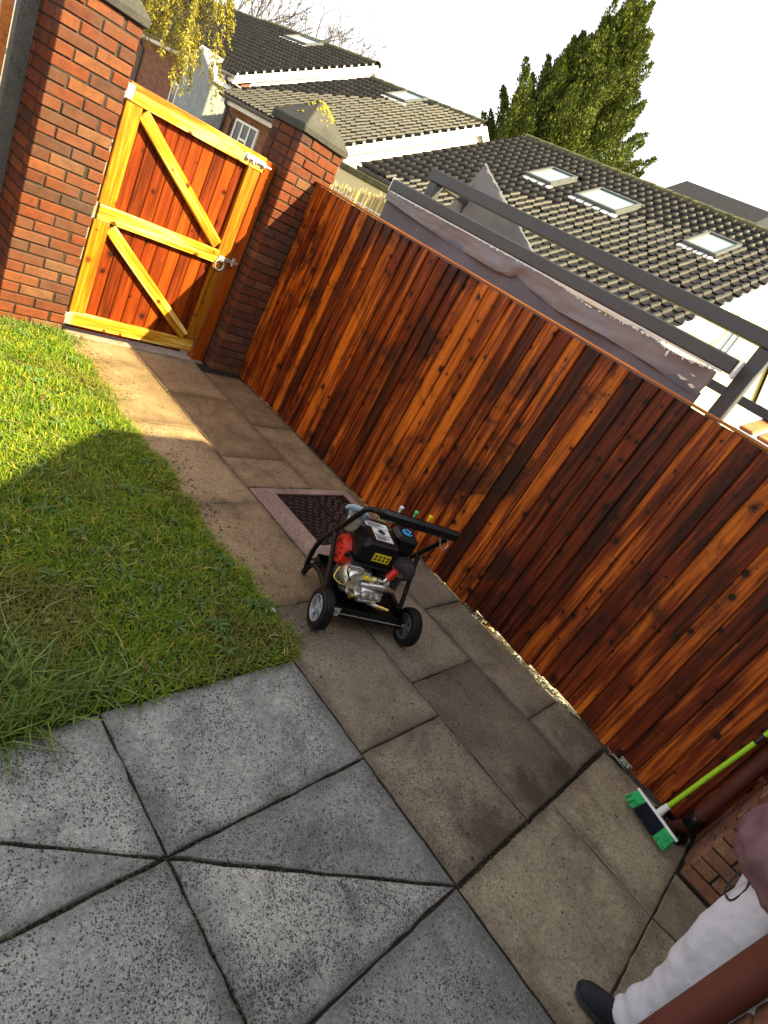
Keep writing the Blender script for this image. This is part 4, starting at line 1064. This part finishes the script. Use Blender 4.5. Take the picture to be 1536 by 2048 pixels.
# ================================================================== NEIGHBOURING WALL, OUR HOUSE CORNER, DOWNPIPES
def brick_face(parent, mat, x, y0, y1, z0, z1, axis, sign):
    """running bond of bricks in front of a face. axis 'x': face normal along x at x, running along y"""
    L = .215; st = brick_mesh(.215, .1025); st.materials.append(MT[mat]); nrow = int((z1-z0)/.075)
    hf = brick_mesh(.1025, .1025); hf.materials.append(MT[mat])
    for r_ in range(nrow):
        z = z0+.0375+r_*.075; p = y0; first = True
        while p < y1-.05:
            half_ = (first and r_ % 2) or p+.215 > y1+.003
            l_ = .1025 if half_ else .215
            if p+l_ > y1+.02: break
            c = p+l_/2; off = random.gauss(0, .0015)
            o = obj('brick', hf if half_ else st, None, parent, (x+off, c, z) if axis == 'x' else (c, x+off, z))
            o.rotation_euler = (0, 0, (math.pi/2 if axis == 'x' else 0)+random.gauss(0, .005))
            p += l_+.010; first = False
nb = thing('neighbour_building', 'brown brick building corner behind the person in grey joggers', 'building', (3.1, -.53, 0))
MB().box(.012, .88, -7, -.012, -.03, 3.4).build('wall', 'mortar', nb)
brick_face(nb, 'brick_dark', .05125, -2.023, -.002, .0, 1.5, 'x', -1)
brick_face(nb, 'brick_dark', -.05125, .105, .43, .0, 1.5, 'y', 1)
MB().box(-.004, .02, -.36, -.17, .08, .22, .004).build('air_vent', 'ink', nb)
shade_roof = [(-2.1, 2.2), (-.36, 3.23), (.60, 3.80), (1.36, 3.80), (1.36, 3.68), (.62, 3.68), (-.34, 3.11), (-2.1, 2.08)]  # unseen roof carried over the passage, profile shaped to cast the ground shadow
MB().prism(shade_roof, -7.2, -.07, 'y').build('roof', 'tile', nb)
hs_ = thing('house', 'brick house corner in the bottom right corner of the picture', 'house', (1.215, -.42, 0))
MB().box(-6, -.012, -6, -.012, -.03, 2.6).build('wall', 'mortar', hs_)
brick_face(hs_, 'brick_dark', -.05125, -.337, -.002, 0, 1.8, 'y', 1)
brick_face(hs_, 'brick_dark', -.05125, -1.2, -.105, 0, 1.8, 'x', 1)
MB().box(-6.1, .02, -6, .12, 2.601, 2.72).build('roof', 'tile', hs_)
dp = thing('downpipe', 'brown downpipe in the blurred foreground crossing in front of the grey joggers', 'downpipe', (1.2, -.384, 0))
MB().tube([(0, 0, -.01), (0, 0, 2.55)], .033, 20).build('pipe', 'pipe', dp, smooth='auto')
for z in (.35, 1.75): MB().lathe([(.038, z), (.042, z+.006), (.042, z+.03), (.038, z+.036)], n=20).box(-.05, .05, -.034, -.0, z+.006, z+.03, .003).build('bracket', 'pipe', dp, smooth='auto')
dp2 = thing('downpipe', 'brown downpipe at the end of the fence above the broom head', 'downpipe', (3.335, -.455, 0))
MB().tube([(.03, .04, .0), (.015, .02, .05), (0, 0, .12), (0, 0, 2.9)], .034, 18).build('pipe', 'pipe', dp2, smooth='auto')
MB().lathe([(.040, .10), (.045, .11), (.045, .17), (.040, .18)], n=20).build('collar', 'black_plastic', dp2, smooth='auto')
MB().box(-.02, .02, -.072, -.035, .55, .58, .003).build('bracket', 'pipe', dp2)
gl = thing('drain_gully', 'black plastic drain gully under the downpipe by the broom', 'drain', (3.36, -.40, 0))
MB().lathe([(.10, -.01), (.105, .012), (.095, .02), (.08, .012), (.075, -.008)], n=24, cap=False).build('rim', 'black_plastic', gl, smooth='auto')
gr_ = MB()
for i in range(7): gr_.box(-.07, .07, -.06+i*.018, -.052+i*.018, -.006, .006)
gr_.build('grate', 'black_plastic', gl)

# ================================================================== BROOM
def broom():
    hx0, hx1 = Vector((3.21, -.165, 0)), Vector((3.11, -.435, 0))
    c = (hx0+hx1)/2; d = (hx1-hx0).normalized(); an = math.atan2(d.y, d.x)
    t = thing('broom', 'lime handled broom with black and green bristles leaning at the fence end', 'broom', (c.x, c.y, 0), an)
    L = .285
    TL = Matrix.Translation((0, 0, .012)) @ Matrix.Rotation(R(-24), 4, 'X')
    def tufts(x0, x1, mat, name):
        mb = MB(); k = int((x1-x0)/.0065)
        for i in range(k):
            for j in range(5):
                x = x0+(x1-x0)*(i+.5)/k; y_ = -.018+j*.009
                fl = 1.0+.9*(x/(L/2))**2*np.sign(x)*0
                xs = x*1.10; ys = y_*1.9
                mb.tube([(x, y_, .082), ((x+xs)/2+random.gauss(0, .001), (y_+ys)/2, .045), (xs+random.gauss(0, .003), ys+random.gauss(0, .003), random.uniform(.001, .005))], [.0042, .0038, .0026], 4, cap=True)
        mb.xf(TL); return mb.build(name, mat, t)
    tufts(-L/2+.01, -L/2+.075, 'mint', 'green_bristles'); tufts(-L/2+.075, L/2-.075, 'bristle', 'black_bristles'); tufts(L/2-.075, L/2-.01, 'mint', 'green_bristles')
    hd = []
    for x in np.linspace(-L/2, L/2, 17):
        e = min(1, (1-abs(x)/(L/2))*5+.35); hw = .020*e; z1 = .092+.003*math.cos(x*6)
        hd.append([(x, -hw, .080), (x, hw, .080), (x, hw*.85, z1), (x, -hw*.85, z1)])
    MB().loft(hd).xf(TL).build('head', 'whitepaint', t, smooth='auto')
    # handle leans against the fence end, up and to the right in the picture
    base = TL @ Vector((0, 0, .098)); Minv = Matrix.Rotation(-an, 3, 'Z')
    hdw = Vector((.17, -.10, 1.0)).normalized(); hl = Minv @ hdw
    MB().tube([base-hl*.004, base+hl*.065], [.019, .016], 14).build('socket', 'whitepaint', t, smooth='auto')
    MB().tube([base+hl*.05, base+hl*.60], .0125, 14).build('handle', 'lime', t, smooth='auto')
    MB().tube([base+hl*.595, base+hl*.665], .0105, 14).build('joint', 'ink', t, smooth='auto')
    MB().tube([base+hl*.66, base+hl*1.22], .0128, 14).build('handle', 'lime', t, smooth='auto')
broom()

# ================================================================== PRESSURE WASHER
uax = math.atan2(-.24, .48)
pw = thing('pressure_washer', 'black petrol pressure washer on two wheels standing on the path', 'pressure washer', (2.36, 1.28, 0), uax)
def pwp(mb, name, mat, smooth=False, parent=None): return mb.build(name, mat, parent or pw, smooth)
# wheels
for sgn, hub in ((-1, 'silver'), (1, 'hubgrey')):
    wh = bpy.data.objects.new('wheel', None); COL.objects.link(wh); wh.parent = pw; wh.location = (sgn*.272, 0, .110); wh.scale = (.95, .88, .88)
    ty = MB().lathe([(.082, -.030), (.100, -.034), (.116, -.031), (.1215, -.024), (.1215, -.019), (.119, -.018), (.119, -.015), (.124, -.014), (.125, -.006), (.121, -.005), (.121, .005), (.125, .006), (.124, .014), (.119, .015), (.119, .018), (.1215, .019), (.1215, .024), (.116, .031), (.100, .034), (.082, .030), (.082, -.030)], axis='x', n=40, cap=False)
    ty.build('tyre', 'rubber', wh, smooth='auto')
    rm = MB().lathe([(.084, -.027), (.080, -.032), (.074, -.030), (.071, -.014), (.071, .014), (.074, .030), (.080, .032), (.084, .027)], axis='x', n=36, cap=False)
    for k in range(5):
        a = 2*math.pi*k/5+.3
        for da in (-.16, .16):
            p0 = Vector((0, math.cos(a+da*2.2)*.018, math.sin(a+da*2.2)*.018)); p1 = Vector((0, math.cos(a+da)*.074, math.sin(a+da)*.074))
        t_ = Vector((0, -math.sin(a), math.cos(a))); rdv = Vector((0, math.cos(a), math.sin(a)))
        v = []
        for xx in (-.020, .020):
            v += [Vector((xx, 0, 0))+rdv*.016-t_*.011, Vector((xx, 0, 0))+rdv*.016+t_*.011, Vector((xx*.9, 0, 0))+rdv*.074+t_*.015, Vector((xx*.9, 0, 0))+rdv*.074-t_*.015]
        rm.add(v, [(0, 1, 2, 3), (4, 7, 6, 5), (0, 4, 5, 1), (1, 5, 6, 2), (2, 6, 7, 3), (3, 7, 4, 0)])
    rm.lathe([(.010, -.030), (.020, -.028), (.022, -.02), (.022, .02), (.020, .028), (.010, .030)], axis='x', n=20)
    rm.build('rim', hub, wh, smooth='auto')
    MB().lathe([(.004, -.037), (.009, -.035), (.010, -.029)], axis='x', n=12).build('axle_nut', 'galv', wh, smooth='auto')
# base tray
tray = MB().box(-.225, .225, .0, .42, .112, .118, .002).box(-.225, .225, -.008, -.001, .082, .150, .002)
tray.box(-.225, -.219, .001, .42, .119, .150, .002).box(.219, .225, .001, .42, .119, .150, .002).box(-.225, .225, .421, .427, .09, .16, .002)
pwp(tray, 'base_tray', 'black_steel')
pwp(MB().tube([(-.29, .0, .110), (.29, .0, .110)], .009, 10), 'axle', 'galv', 'auto')
lb = MB().box(-.215, -.170, -.0105, -.0085, .092, .142); pwp(lb, 'label', 'white')
lbi = MB()
for z in (.100, .112, .122): lbi.box(-.208, -.185+random.uniform(0, .01), -.0112, -.0106, z, z+.005)
pwp(lbi, 'print', 'ink')
pwp(MB().box(-.228, -.2255, .06, .09, .125, .148), 'label', 'white')
# tubular frame: one loop per side, handle across
for sgn in (-1, 1):
    pts = [(sgn*.228, .10, .135), (sgn*.232, .30, .13), (sgn*.240, .385, .10), (sgn*.250, .415, .045), (sgn*.258, .425, .08), (sgn*.268, .415, .18), (sgn*.272, .375, .29), (sgn*.272, .30, .40), (sgn*.272, .20, .545), (sgn*.270, .135, .645), (sgn*.262, .112, .682), (sgn*.245, .105, .692)]
    pwp(MB().tube(pts, .0145, 12, True, 5), 'side_tube', 'black_steel', True)
    pwp(MB().tube([(sgn*.238, .10, .12), (sgn*.250, .17, .24), (sgn*.270, .285, .42)], .0135, 10, True, 4), 'leg_tube', 'rust_steel', True)
    pwp(MB().lathe([(.004, -.012), (.009, -.010), (.011, .0), (.011, .012)], (sgn*.272, .245, .478), 'x', 10), 'bolt', 'galv', 'auto')
    pwp(MB().lathe([(.0165, -.004), (.018, 0), (.018, .02), (.0165, .024)], (sgn*.252, .418, .012), 'z', 12), 'foot', 'rubber', 'auto')
pwp(MB().tube([(-.255, .108, .690), (.255, .108, .690)], .0145, 12), 'handle_bar', 'black_steel', True)
hp = MB().box(-.19, .305, .085, .130, .655, .715, .014); pwp(hp, 'handle_panel', 'black_plastic')
for x, m_ in ((-.09, 'white'), (.0, 'mint'), (.09, 'brass')):
    nz = MB().lathe([(.006, .716), (.006, .730), (.009, .732), (.011, .746), (.009, .749)], (x, .122, 0), 'z', 14)
    pwp(nz, 'nozzle', {'white': 'white', 'mint': 'mint', 'brass': 'yellow'}[m_], 'auto')
pwp(MB().tube([(.20, .10, .65), (.23, .08, .60), (.27, .10, .62), (.25, .12, .66)], .0025, 6, True, 5), 'nozzle_cord', 'galv', True)
# engine block
eng = MB().box(-.15, .10, .13, .33, .135, .30, .015).box(-.10, .12, .15, .30, .30, .36, .01)
pwp(eng, 'engine_block', 'aludark')
fin = MB()
for k in range(9): fin.box(-.02, .135, .095, .26, .235+k*.014, .2405+k*.014)
pwp(fin, 'cooling_fins', 'aludark')
# crankcase castings in front of the recoil
cc = MB().lathe([(.03, .06), (.070, .065), (.085, .085), (.090, .12), (.088, .16)], (-.115, 0, .275), 'y', 24).lathe([(.03, .04), (.042, .045), (.045, .07), (.055, .09)], (-.04, 0, .245), 'y', 20)
cc.tube([(-.19, .10, .34), (-.13, .085, .35), (-.08, .08, .30)], .022, 10, True, 4).tube([(-.16, .11, .20), (-.10, .075, .19), (-.02, .07, .21)], .018, 10, True, 4)
for k in range(6):
    a = k*1.047; cc.lathe([(.009, .045), (.010, .075)], (-.115+.074*math.cos(a), 0, .275+.074*math.sin(a)), 'y', 8)
pwp(cc, 'crankcase', 'alu', 'auto')
# recoil starter: red drum on the -u side
rc = MB().lathe([(.02, -.238), (.055, -.236), (.078, -.228), (.088, -.205), (.088, -.165)], (0, .23, .352), 'x', 28)
pwp(rc, 'recoil_cover', 'red', 'auto')
rs = MB()
for k in range(10):
    a = k*.628; rs.box(-.2395, -.2355, .23+.045*math.cos(a)-.006, .23+.045*math.cos(a)+.006, .352+.045*math.sin(a)-.006, .352+.045*math.sin(a)+.006)
pwp(rs, 'vents', 'ink')
pwp(MB().box(-.235, -.20, .13, .15, .37, .39, .006), 'pull_grip', 'black_plastic')
# fuel tank: bevelled black box tilted, labels on top
def tbox(x0, x1, y0, y1, z0, z1, b): 
    m = MB().box(x0, x1, y0, y1, z0, z1, b); return m
tank = MB()
prof = [(-.20, .405), (-.195, .385), (.02, .385), (.03, .41), (.03, .50), (.005, .53), (-.165, .53), (-.20, .50)]
rings = []
for yy, sc_ in ((.075, .86), (.09, .97), (.12, 1.0), (.29, 1.0), (.325, .95), (.34, .84)):
    cx_, cz_ = -.085, .458; rings.append([(cx_+(p[0]-cx_)*sc_, yy, cz_+(p[1]-cz_)*sc_) for p in prof])
tank.loft(rings); tk = pwp(tank, 'fuel_tank', 'black_plastic')
pwp(MB().box(-.215, .045, .060, .345, .383, .397, .005), 'tank_flange', 'black_plastic', False, tk)
def lab(x0, x1, y0, y1, z, mat, name='label'): return pwp(MB().box(x0, x1, y0, y1, z, z+.0012), name, mat, False, tk)
lab(-.155, -.015, .235, .285, .5301, 'white'); lab(-.125, -.02, .115, .165, .5301, 'white'); lab(-.125, -.02, .172, .228, .5301, 'white')
for k in range(4): lab(-.145, -.03-random.uniform(0, .05), .242+k*.010, .246+k*.010, .5316, 'ink', 'print')
for k in range(4): lab(-.118, -.03-random.uniform(0, .04), .122+k*.010, .126+k*.010, .5316, 'ink', 'print')
pwp(MB().lathe([(.022, .5316), (.022, .5324)], (-.07, .20, 0), 'z', 20), 'print', 'ink', False, tk)
pwp(MB().box(-.115, -.015, .0715, .0745, .425, .475), 'warning_label', 'yellow', False, tk)
wl = MB()
for i in range(4):
    for j in range(2): wl.box(-.107+i*.024, -.093+i*.024, .0705, .0714, .433+j*.020, .446+j*.020)
pwp(wl, 'print', 'ink', False, tk)
pwp(MB().lathe([(.035, .53), (.036, .545), (.033, .552), (.012, .553)], (-.155, .20, 0), 'z', 24), 'filler_cap', 'black_plastic', 'auto', tk) if False else None
# air filter housing with blue emblem
af = MB().box(.06, .20, .22, .36, .40, .525, .022); afo = pwp(af, 'air_filter', 'black_plastic')
em = [(.13+math.cos(a)*.028, .285+math.sin(a)*.028, .5275) for a in np.linspace(.3, 5.6, 20)]
pwp(MB().tube(em, .005, 6), 'emblem', 'blue', True, afo)
em2 = [(.13+math.cos(a)*.014, .285+math.sin(a)*.014, .5275) for a in np.linspace(2.5, 6.5, 10)]
pwp(MB().tube(em2, .0045, 6), 'emblem', 'blue', True, afo)
# muffler / heat shield
mf = []
for yy, s_ in ((.16, .6), (.175, .92), (.20, 1.0), (.27, 1.0), (.295, .92), (.31, .6)):
    mf.append([(.165+math.cos(a)*.082*s_*(1.0 if abs(math.cos(a)) < .8 else .94), yy-.02, .345+math.sin(a)*.062*s_) for a in np.linspace(0, 2*math.pi, 15)[:-1]])
mfo = pwp(MB().loft(mf), 'muffler', 'muffler', 'auto')
sm = [(.165+math.cos(a)*.086, .215, .345+math.sin(a)*.066) for a in np.linspace(0, 2*math.pi, 25)]
pwp(MB().tube(sm, .004, 6, False), 'seam', 'muffler', True, mfo)
# pump: silver head with valves, brass fittings, red unloader cap, dipstick
pm = MB(); PMX = Matrix.Translation((0, .025, .045))
pm.box(-.10, .03, -.01, .07, .175, .235, .010).box(-.075, .05, .0, .06, .235, .265, .008).box(-.12, -.06, .0, .065, .155, .19, .008)
for k in range(3):
    pm.lathe([(.017, .262), (.019, .27), (.019, .288), (.012, .294)], (-.055+k*.042, .03, 0), 'z', 6)
    pm.lathe([(.015, -.030), (.016, -.024), (.016, -.008)], (-.08+k*.042, 0, .20), 'y', 6)
pm.tube([(-.11, .02, .24), (-.02, -.01, .27), (.07, .01, .25)], .014, 10, True, 5).tube([(.02, .02, .15), (-.09, .02, .145)], .018, 12)
pm.tube([(-.06, .03, .165), (-.06, .03, .14), (.04, .0, .135)], .013, 10, True, 4)
pm.xf(PMX); pwp(pm, 'pump', 'alu', 'auto')
pwp(MB().tube([(.035, 0, .136), (.075, -.008, .136)], .012, 10).tube([(.07, -.007, .136), (.105, -.013, .136)], .0075, 8).xf(PMX), 'outlet', 'brass', 'auto')
pwp(MB().tube([(-.12, .01, .165), (-.148, .0, .165)], .013, 8).xf(PMX), 'inlet', 'brass', 'auto')
pwp(MB().tube([(-.105, .035, .275), (-.04, .025, .285)], .013, 10).xf(PMX), 'dipstick', 'yellow', 'auto')
pwp(MB().tube([(.005, .02, .29), (.02, .02, .325)], .013, 12).xf(PMX), 'valve_stem', 'alu', 'auto')
pwp(MB().tube([(.015, .02, .315), (.036, .02, .372)], .021, 14).xf(PMX), 'pressure_knob', 'red', 'auto')
pwp(MB().tube([(-.22, .14, .30), (-.24, .10, .25), (-.18, .07, .24), (-.15, .09, .30)], .004, 6, True, 6), 'cable', 'brass', True)
pwp(MB().tube([(-.15, .12, .38), (-.20, .09, .33), (-.17, .06, .28)], .005, 6, True, 6), 'fuel_hose', 'ink', True)
# work gloves resting on the tank corner
gv_ = thing('work_glove', 'grey blue work glove stuffed upright on the machine next to its fuel tank', 'glove', (0, 0, 0))
Mw = Matrix.Translation((2.36, 1.28, 0)) @ Matrix.Rotation(uax, 4, 'Z')
gm = MB(); cu = MB()
gp0 = Vector((-.225, .245, .47))
cu.loft([[(gp0.x+math.cos(a)*r_*1.1, gp0.y+math.sin(a)*r_*.8, gp0.z+h_) for a in np.linspace(0, 2*math.pi, 15)[:-1]] for r_, h_ in ((.032, 0), (.040, .03), (.036, .06), (.040, .085))])
gm.loft([[(gp0.x-.004*h_/.02+math.cos(a)*r_*1.15, gp0.y+math.sin(a)*r_*.62, gp0.z+.075+h_) for a in np.linspace(0, 2*math.pi, 15)[:-1]] for r_, h_ in ((.034, 0), (.042, .02), (.043, .045), (.036, .06), (.02, .066))])
for k, (dx_, L_) in enumerate(((-.035, .055), (-.014, .065), (.008, .06), (.028, .05))):
    b_ = gp0+Vector((dx_*.8, -.004, .125)); gm.tube([b_, b_+Vector((-.018, -.012, L_*.3)), b_+Vector((-.045, -.022, L_*.38)), b_+Vector((-.07, -.03, L_*.15))], [.0135, .013, .0125, .008], 8, True, 3)
gm.tube([gp0+Vector((.03, -.01, .09)), gp0+Vector((.045, -.03, .115)), gp0+Vector((.02, -.045, .14))], [.015, .013, .009], 8, True, 3)
gm.xf(Mw); cu.xf(Mw)
go = gm.build('hand', 'glove', gv_, smooth=True); rmd = go.modifiers.new('r', 'REMESH'); rmd.mode = 'VOXEL'; rmd.voxel_size = .004; rmd.use_smooth_shade = True
cu.build('cuff', 'glovecuff', gv_, smooth=True)

# ================================================================== PERSON at the right edge
def ell(c, rx, ry, n=20, tw=0.0, wob=0.0, seed=0):
    out = []
    for k in range(n):
        a = 2*math.pi*k/n
        q = 1+wob*mnoise.noise(Vector((math.cos(a)*1.6+seed, math.sin(a)*1.6, c[2]*7)))
        out.append((c[0]+math.cos(a)*rx*q, c[1]+math.sin(a)*ry*q, c[2]))
    return out
pr = thing('person', 'person in pale grey joggers, mauve jacket and dark shoes beside the brick wall', 'person', (2.17, -.60, 0), R(8))
body = MB()
body.loft([ell((0, -.01, z), rx, ry) for z, rx, ry in ((.86, .15, .11), (1.0, .14, .10), (1.15, .15, .105), (1.32, .18, .11), (1.42, .17, .09), (1.47, .08, .065), (1.52, .055, .058), (1.57, .055, .06))])
body.loft([ell((0, .015+dy, z), rx, ry) for z, rx, ry, dy in ((1.53, .045, .05, .0), (1.56, .062, .078, .01), (1.61, .072, .092, .005), (1.67, .076, .098, -.005), (1.72, .072, .092, -.012), (1.755, .05, .065, -.015), (1.77, .02, .025, -.015))])
body.tube([(0, .105, 1.66), (0, .128, 1.625), (0, .105, 1.615)], [.010, .014, .010], 8)      # nose
for s_ in (-1, 1):
    body.tube([(s_*.074, 0, 1.61), (s_*.083, -.008, 1.64), (s_*.076, -.005, 1.665)], [.009, .012, .009], 6)   # ears
    body.loft([ell((s_*.095, -(.24*(1-z/.88)) if s_ > 0 else 0, z), r_, r_*1.05) for z, r_ in ((.10, .042), (.28, .056), (.46, .055), (.65, .075), (.88, .088))])
    body.tube([(s_*.19, -.01, 1.39), (s_*.235, -.02, 1.15), (s_*.215, .07, .98), (s_*.16, .115, .90)], [.052, .045, .038, .028], 12, True, 4)
    hc = Vector((s_*.145, .125, .87)); body.tube([hc+Vector((0, -.02, .03)), hc, hc+Vector((-s_*.03, .01, -.045))], [.028, .034, .024], 10)
    for k in range(4):
        b_ = hc+Vector((-s_*(.010+k*.013), .012, -.035+k*.006)); body.tube([b_, b_+Vector((-s_*.018, .01, -.03)), b_+Vector((-s_*.034, -.002, -.045+.004*k))], [.0095, .009, .007], 8)
    body.tube([hc+Vector((s_*.01, .02, .0)), hc+Vector((-s_*.015, .045, -.01)), hc+Vector((-s_*.04, .05, -.02))], [.011, .010, .008], 8)
bo = body.build('body', 'skin', pr, smooth=True); m_ = bo.modifiers.new('r', 'REMESH'); m_.mode = 'VOXEL'; m_.voxel_size = .009; m_.use_smooth_shade = True
MB().lathe([(.06, 1.63), (.082, 1.66), (.088, 1.71), (.075, 1.765), (.03, 1.79)], (0, -.022, 0), 'z', 20).build('hair', 'hair', pr, smooth=True)
for s_ in (-1, 1):
    MB().lathe([(.003, .107), (.008, .105), (.009, .098)], (s_*.030, 0, 1.665), 'y', 10).build('eye', 'ink', pr, smooth=True)
MB().box(-.022, .022, .106, .112, 1.582, 1.590, .002).build('mouth', 'jacket', pr)
# joggers: hips and two baggy legs with creases, gathered over the shoe
def crease(rings):
    return rings
tr = MB()
for s_ in (-1, 1):
    rings = []
    for z in np.linspace(.045, .86, 44):
        rx = np.interp(z, [.045, .07, .12, .25, .45, .65, .86], [.062, .075, .074, .080, .092, .108, .120]); ry = np.interp(z, [.045, .07, .12, .25, .45, .65, .86], [.072, .088, .082, .086, .102, .124, .135])
        cx_ = s_*np.interp(z, [.045, .5, .86], [.093, .090, .080]); cy_ = np.interp(z, [.045, .25, .5, .86], [.010, .0, .022, -.005])-(.24*np.interp(z, [0, .85], [1, 0]) if s_ > 0 else 0)
        cr = .006*math.sin(z*60+s_*2)*np.interp(z, [.045, .2, .35], [1, .6, .1])
        rings.append(ell((cx_, cy_, z), rx+cr, ry+cr, 28, 0, .05, s_*3+4))
    tr.loft(rings)
tr.loft([ell((0, -.005, z), rx, ry, 28, 0, .05, 2) for z, rx, ry in ((.78, .17, .115), (.84, .19, .13), (.92, .185, .13), (1.0, .17, .12))])
to = tr.build('joggers', 'jogger', pr, smooth=True); m_ = to.modifiers.new('r', 'REMESH'); m_.mode = 'VOXEL'; m_.voxel_size = .008; m_.use_smooth_shade = True
tx2 = bpy.data.textures.new('cloth_folds', 'CLOUDS'); tx2.noise_scale = .075; d2 = to.modifiers.new('d', 'DISPLACE'); d2.texture = tx2; d2.strength = .020; d2.mid_level = .5
sm_ = to.modifiers.new('s', 'SMOOTH'); sm_.factor = .5; sm_.iterations = 3
# side seam, pocket edge and drawcord
MB().tube([(-.150, .075, .60), (-.158, .055, .45), (-.155, .045, .30), (-.150, .040, .16)], .003, 6, True, 6).build('side_seam', 'jogger', pr, smooth=True)
MB().tube([(-.06, .128, .80), (-.12, .108, .72), (-.165, .06, .66)], .004, 6, True, 6).build('pocket_seam', 'jogger', pr, smooth=True)
MB().tube([(-.03, .140, .80), (-.045, .148, .74), (-.075, .146, .690), (-.110, .130, .70), (-.105, .128, .76), (-.08, .138, .79)], .0035, 6, True, 6).build('drawcord', 'ink', pr, smooth=True)
# jacket with puffed hem and sleeves
jk = MB()
jk.loft([ell((0, cy_, z), rx, ry, 28, 0, .10, 7) for z, rx, ry, cy_ in ((.775, .17, .125, .01), (.80, .215, .175, .025), (.86, .235, .20, .03), (.96, .225, .185, .02), (1.10, .205, .15, .0), (1.28, .215, .14, -.01), (1.40, .20, .12, -.01), (1.47, .10, .085, 0), (1.53, .085, .082, 0))])
for s_ in (-1, 1):
    jk.tube([(s_*.17, -.01, 1.40), (s_*.245, -.02, 1.27), (s_*.265, -.02, 1.12), (s_*.245, .06, .99), (s_*.185, .11, .915)], [.085, .08, .075, .068, .058], 14, True, 5)
jo = jk.build('jacket', 'jacket', pr, smooth=True); m_ = jo.modifiers.new('r', 'REMESH'); m_.mode = 'VOXEL'; m_.voxel_size = .011; m_.use_smooth_shade = True
tx = bpy.data.textures.new('folds', 'CLOUDS'); tx.noise_scale = .055
ds = jo.modifiers.new('d', 'DISPLACE'); ds.texture = tx; ds.strength = .034; ds.mid_level = .5
# shoes
for s_ in (-1, 1):
    sh_ = []; so_ = []
    for y_, hw, hh in ((-.105, .022, .05), (-.095, .033, .075), (-.06, .037, .09), (0, .040, .088), (.06, .045, .066), (.11, .047, .052), (.15, .040, .042), (.175, .022, .030)):
        sh_.append([(math.cos(a)*hw, y_, .018+max(0, math.sin(a))*hh+min(0, math.sin(a))*.004) for a in np.linspace(0, 2*math.pi, 17)[:-1]])
        so_.append([(-hw*1.08, y_, 0), (hw*1.08, y_, 0), (hw*1.10, y_, .022), (-hw*1.10, y_, .022)])
    s1 = MB().loft(sh_).build('shoe', 'shoe', pr, smooth=True, loc=(s_*.095, .025-(.24 if s_ > 0 else 0), 0)); s1.rotation_euler = (0, 0, s_*R(-6))
    MB().loft(so_).build('sole', 'sole', s1, smooth='auto')

# ------------------------------------------------------------------ groups of repeats
for base, grp in (('bungalow', 'bungalows in a row behind the fence'), ('brick_pier', 'brick piers either side of the gate'), ('bare_tree', 'leafless trees behind the roofs'), ('downpipe', 'brown downpipes on the walls')):
    for o in bpy.data.objects:
        if o.parent is None and o.name.split('.')[0] == base: o['group'] = grp
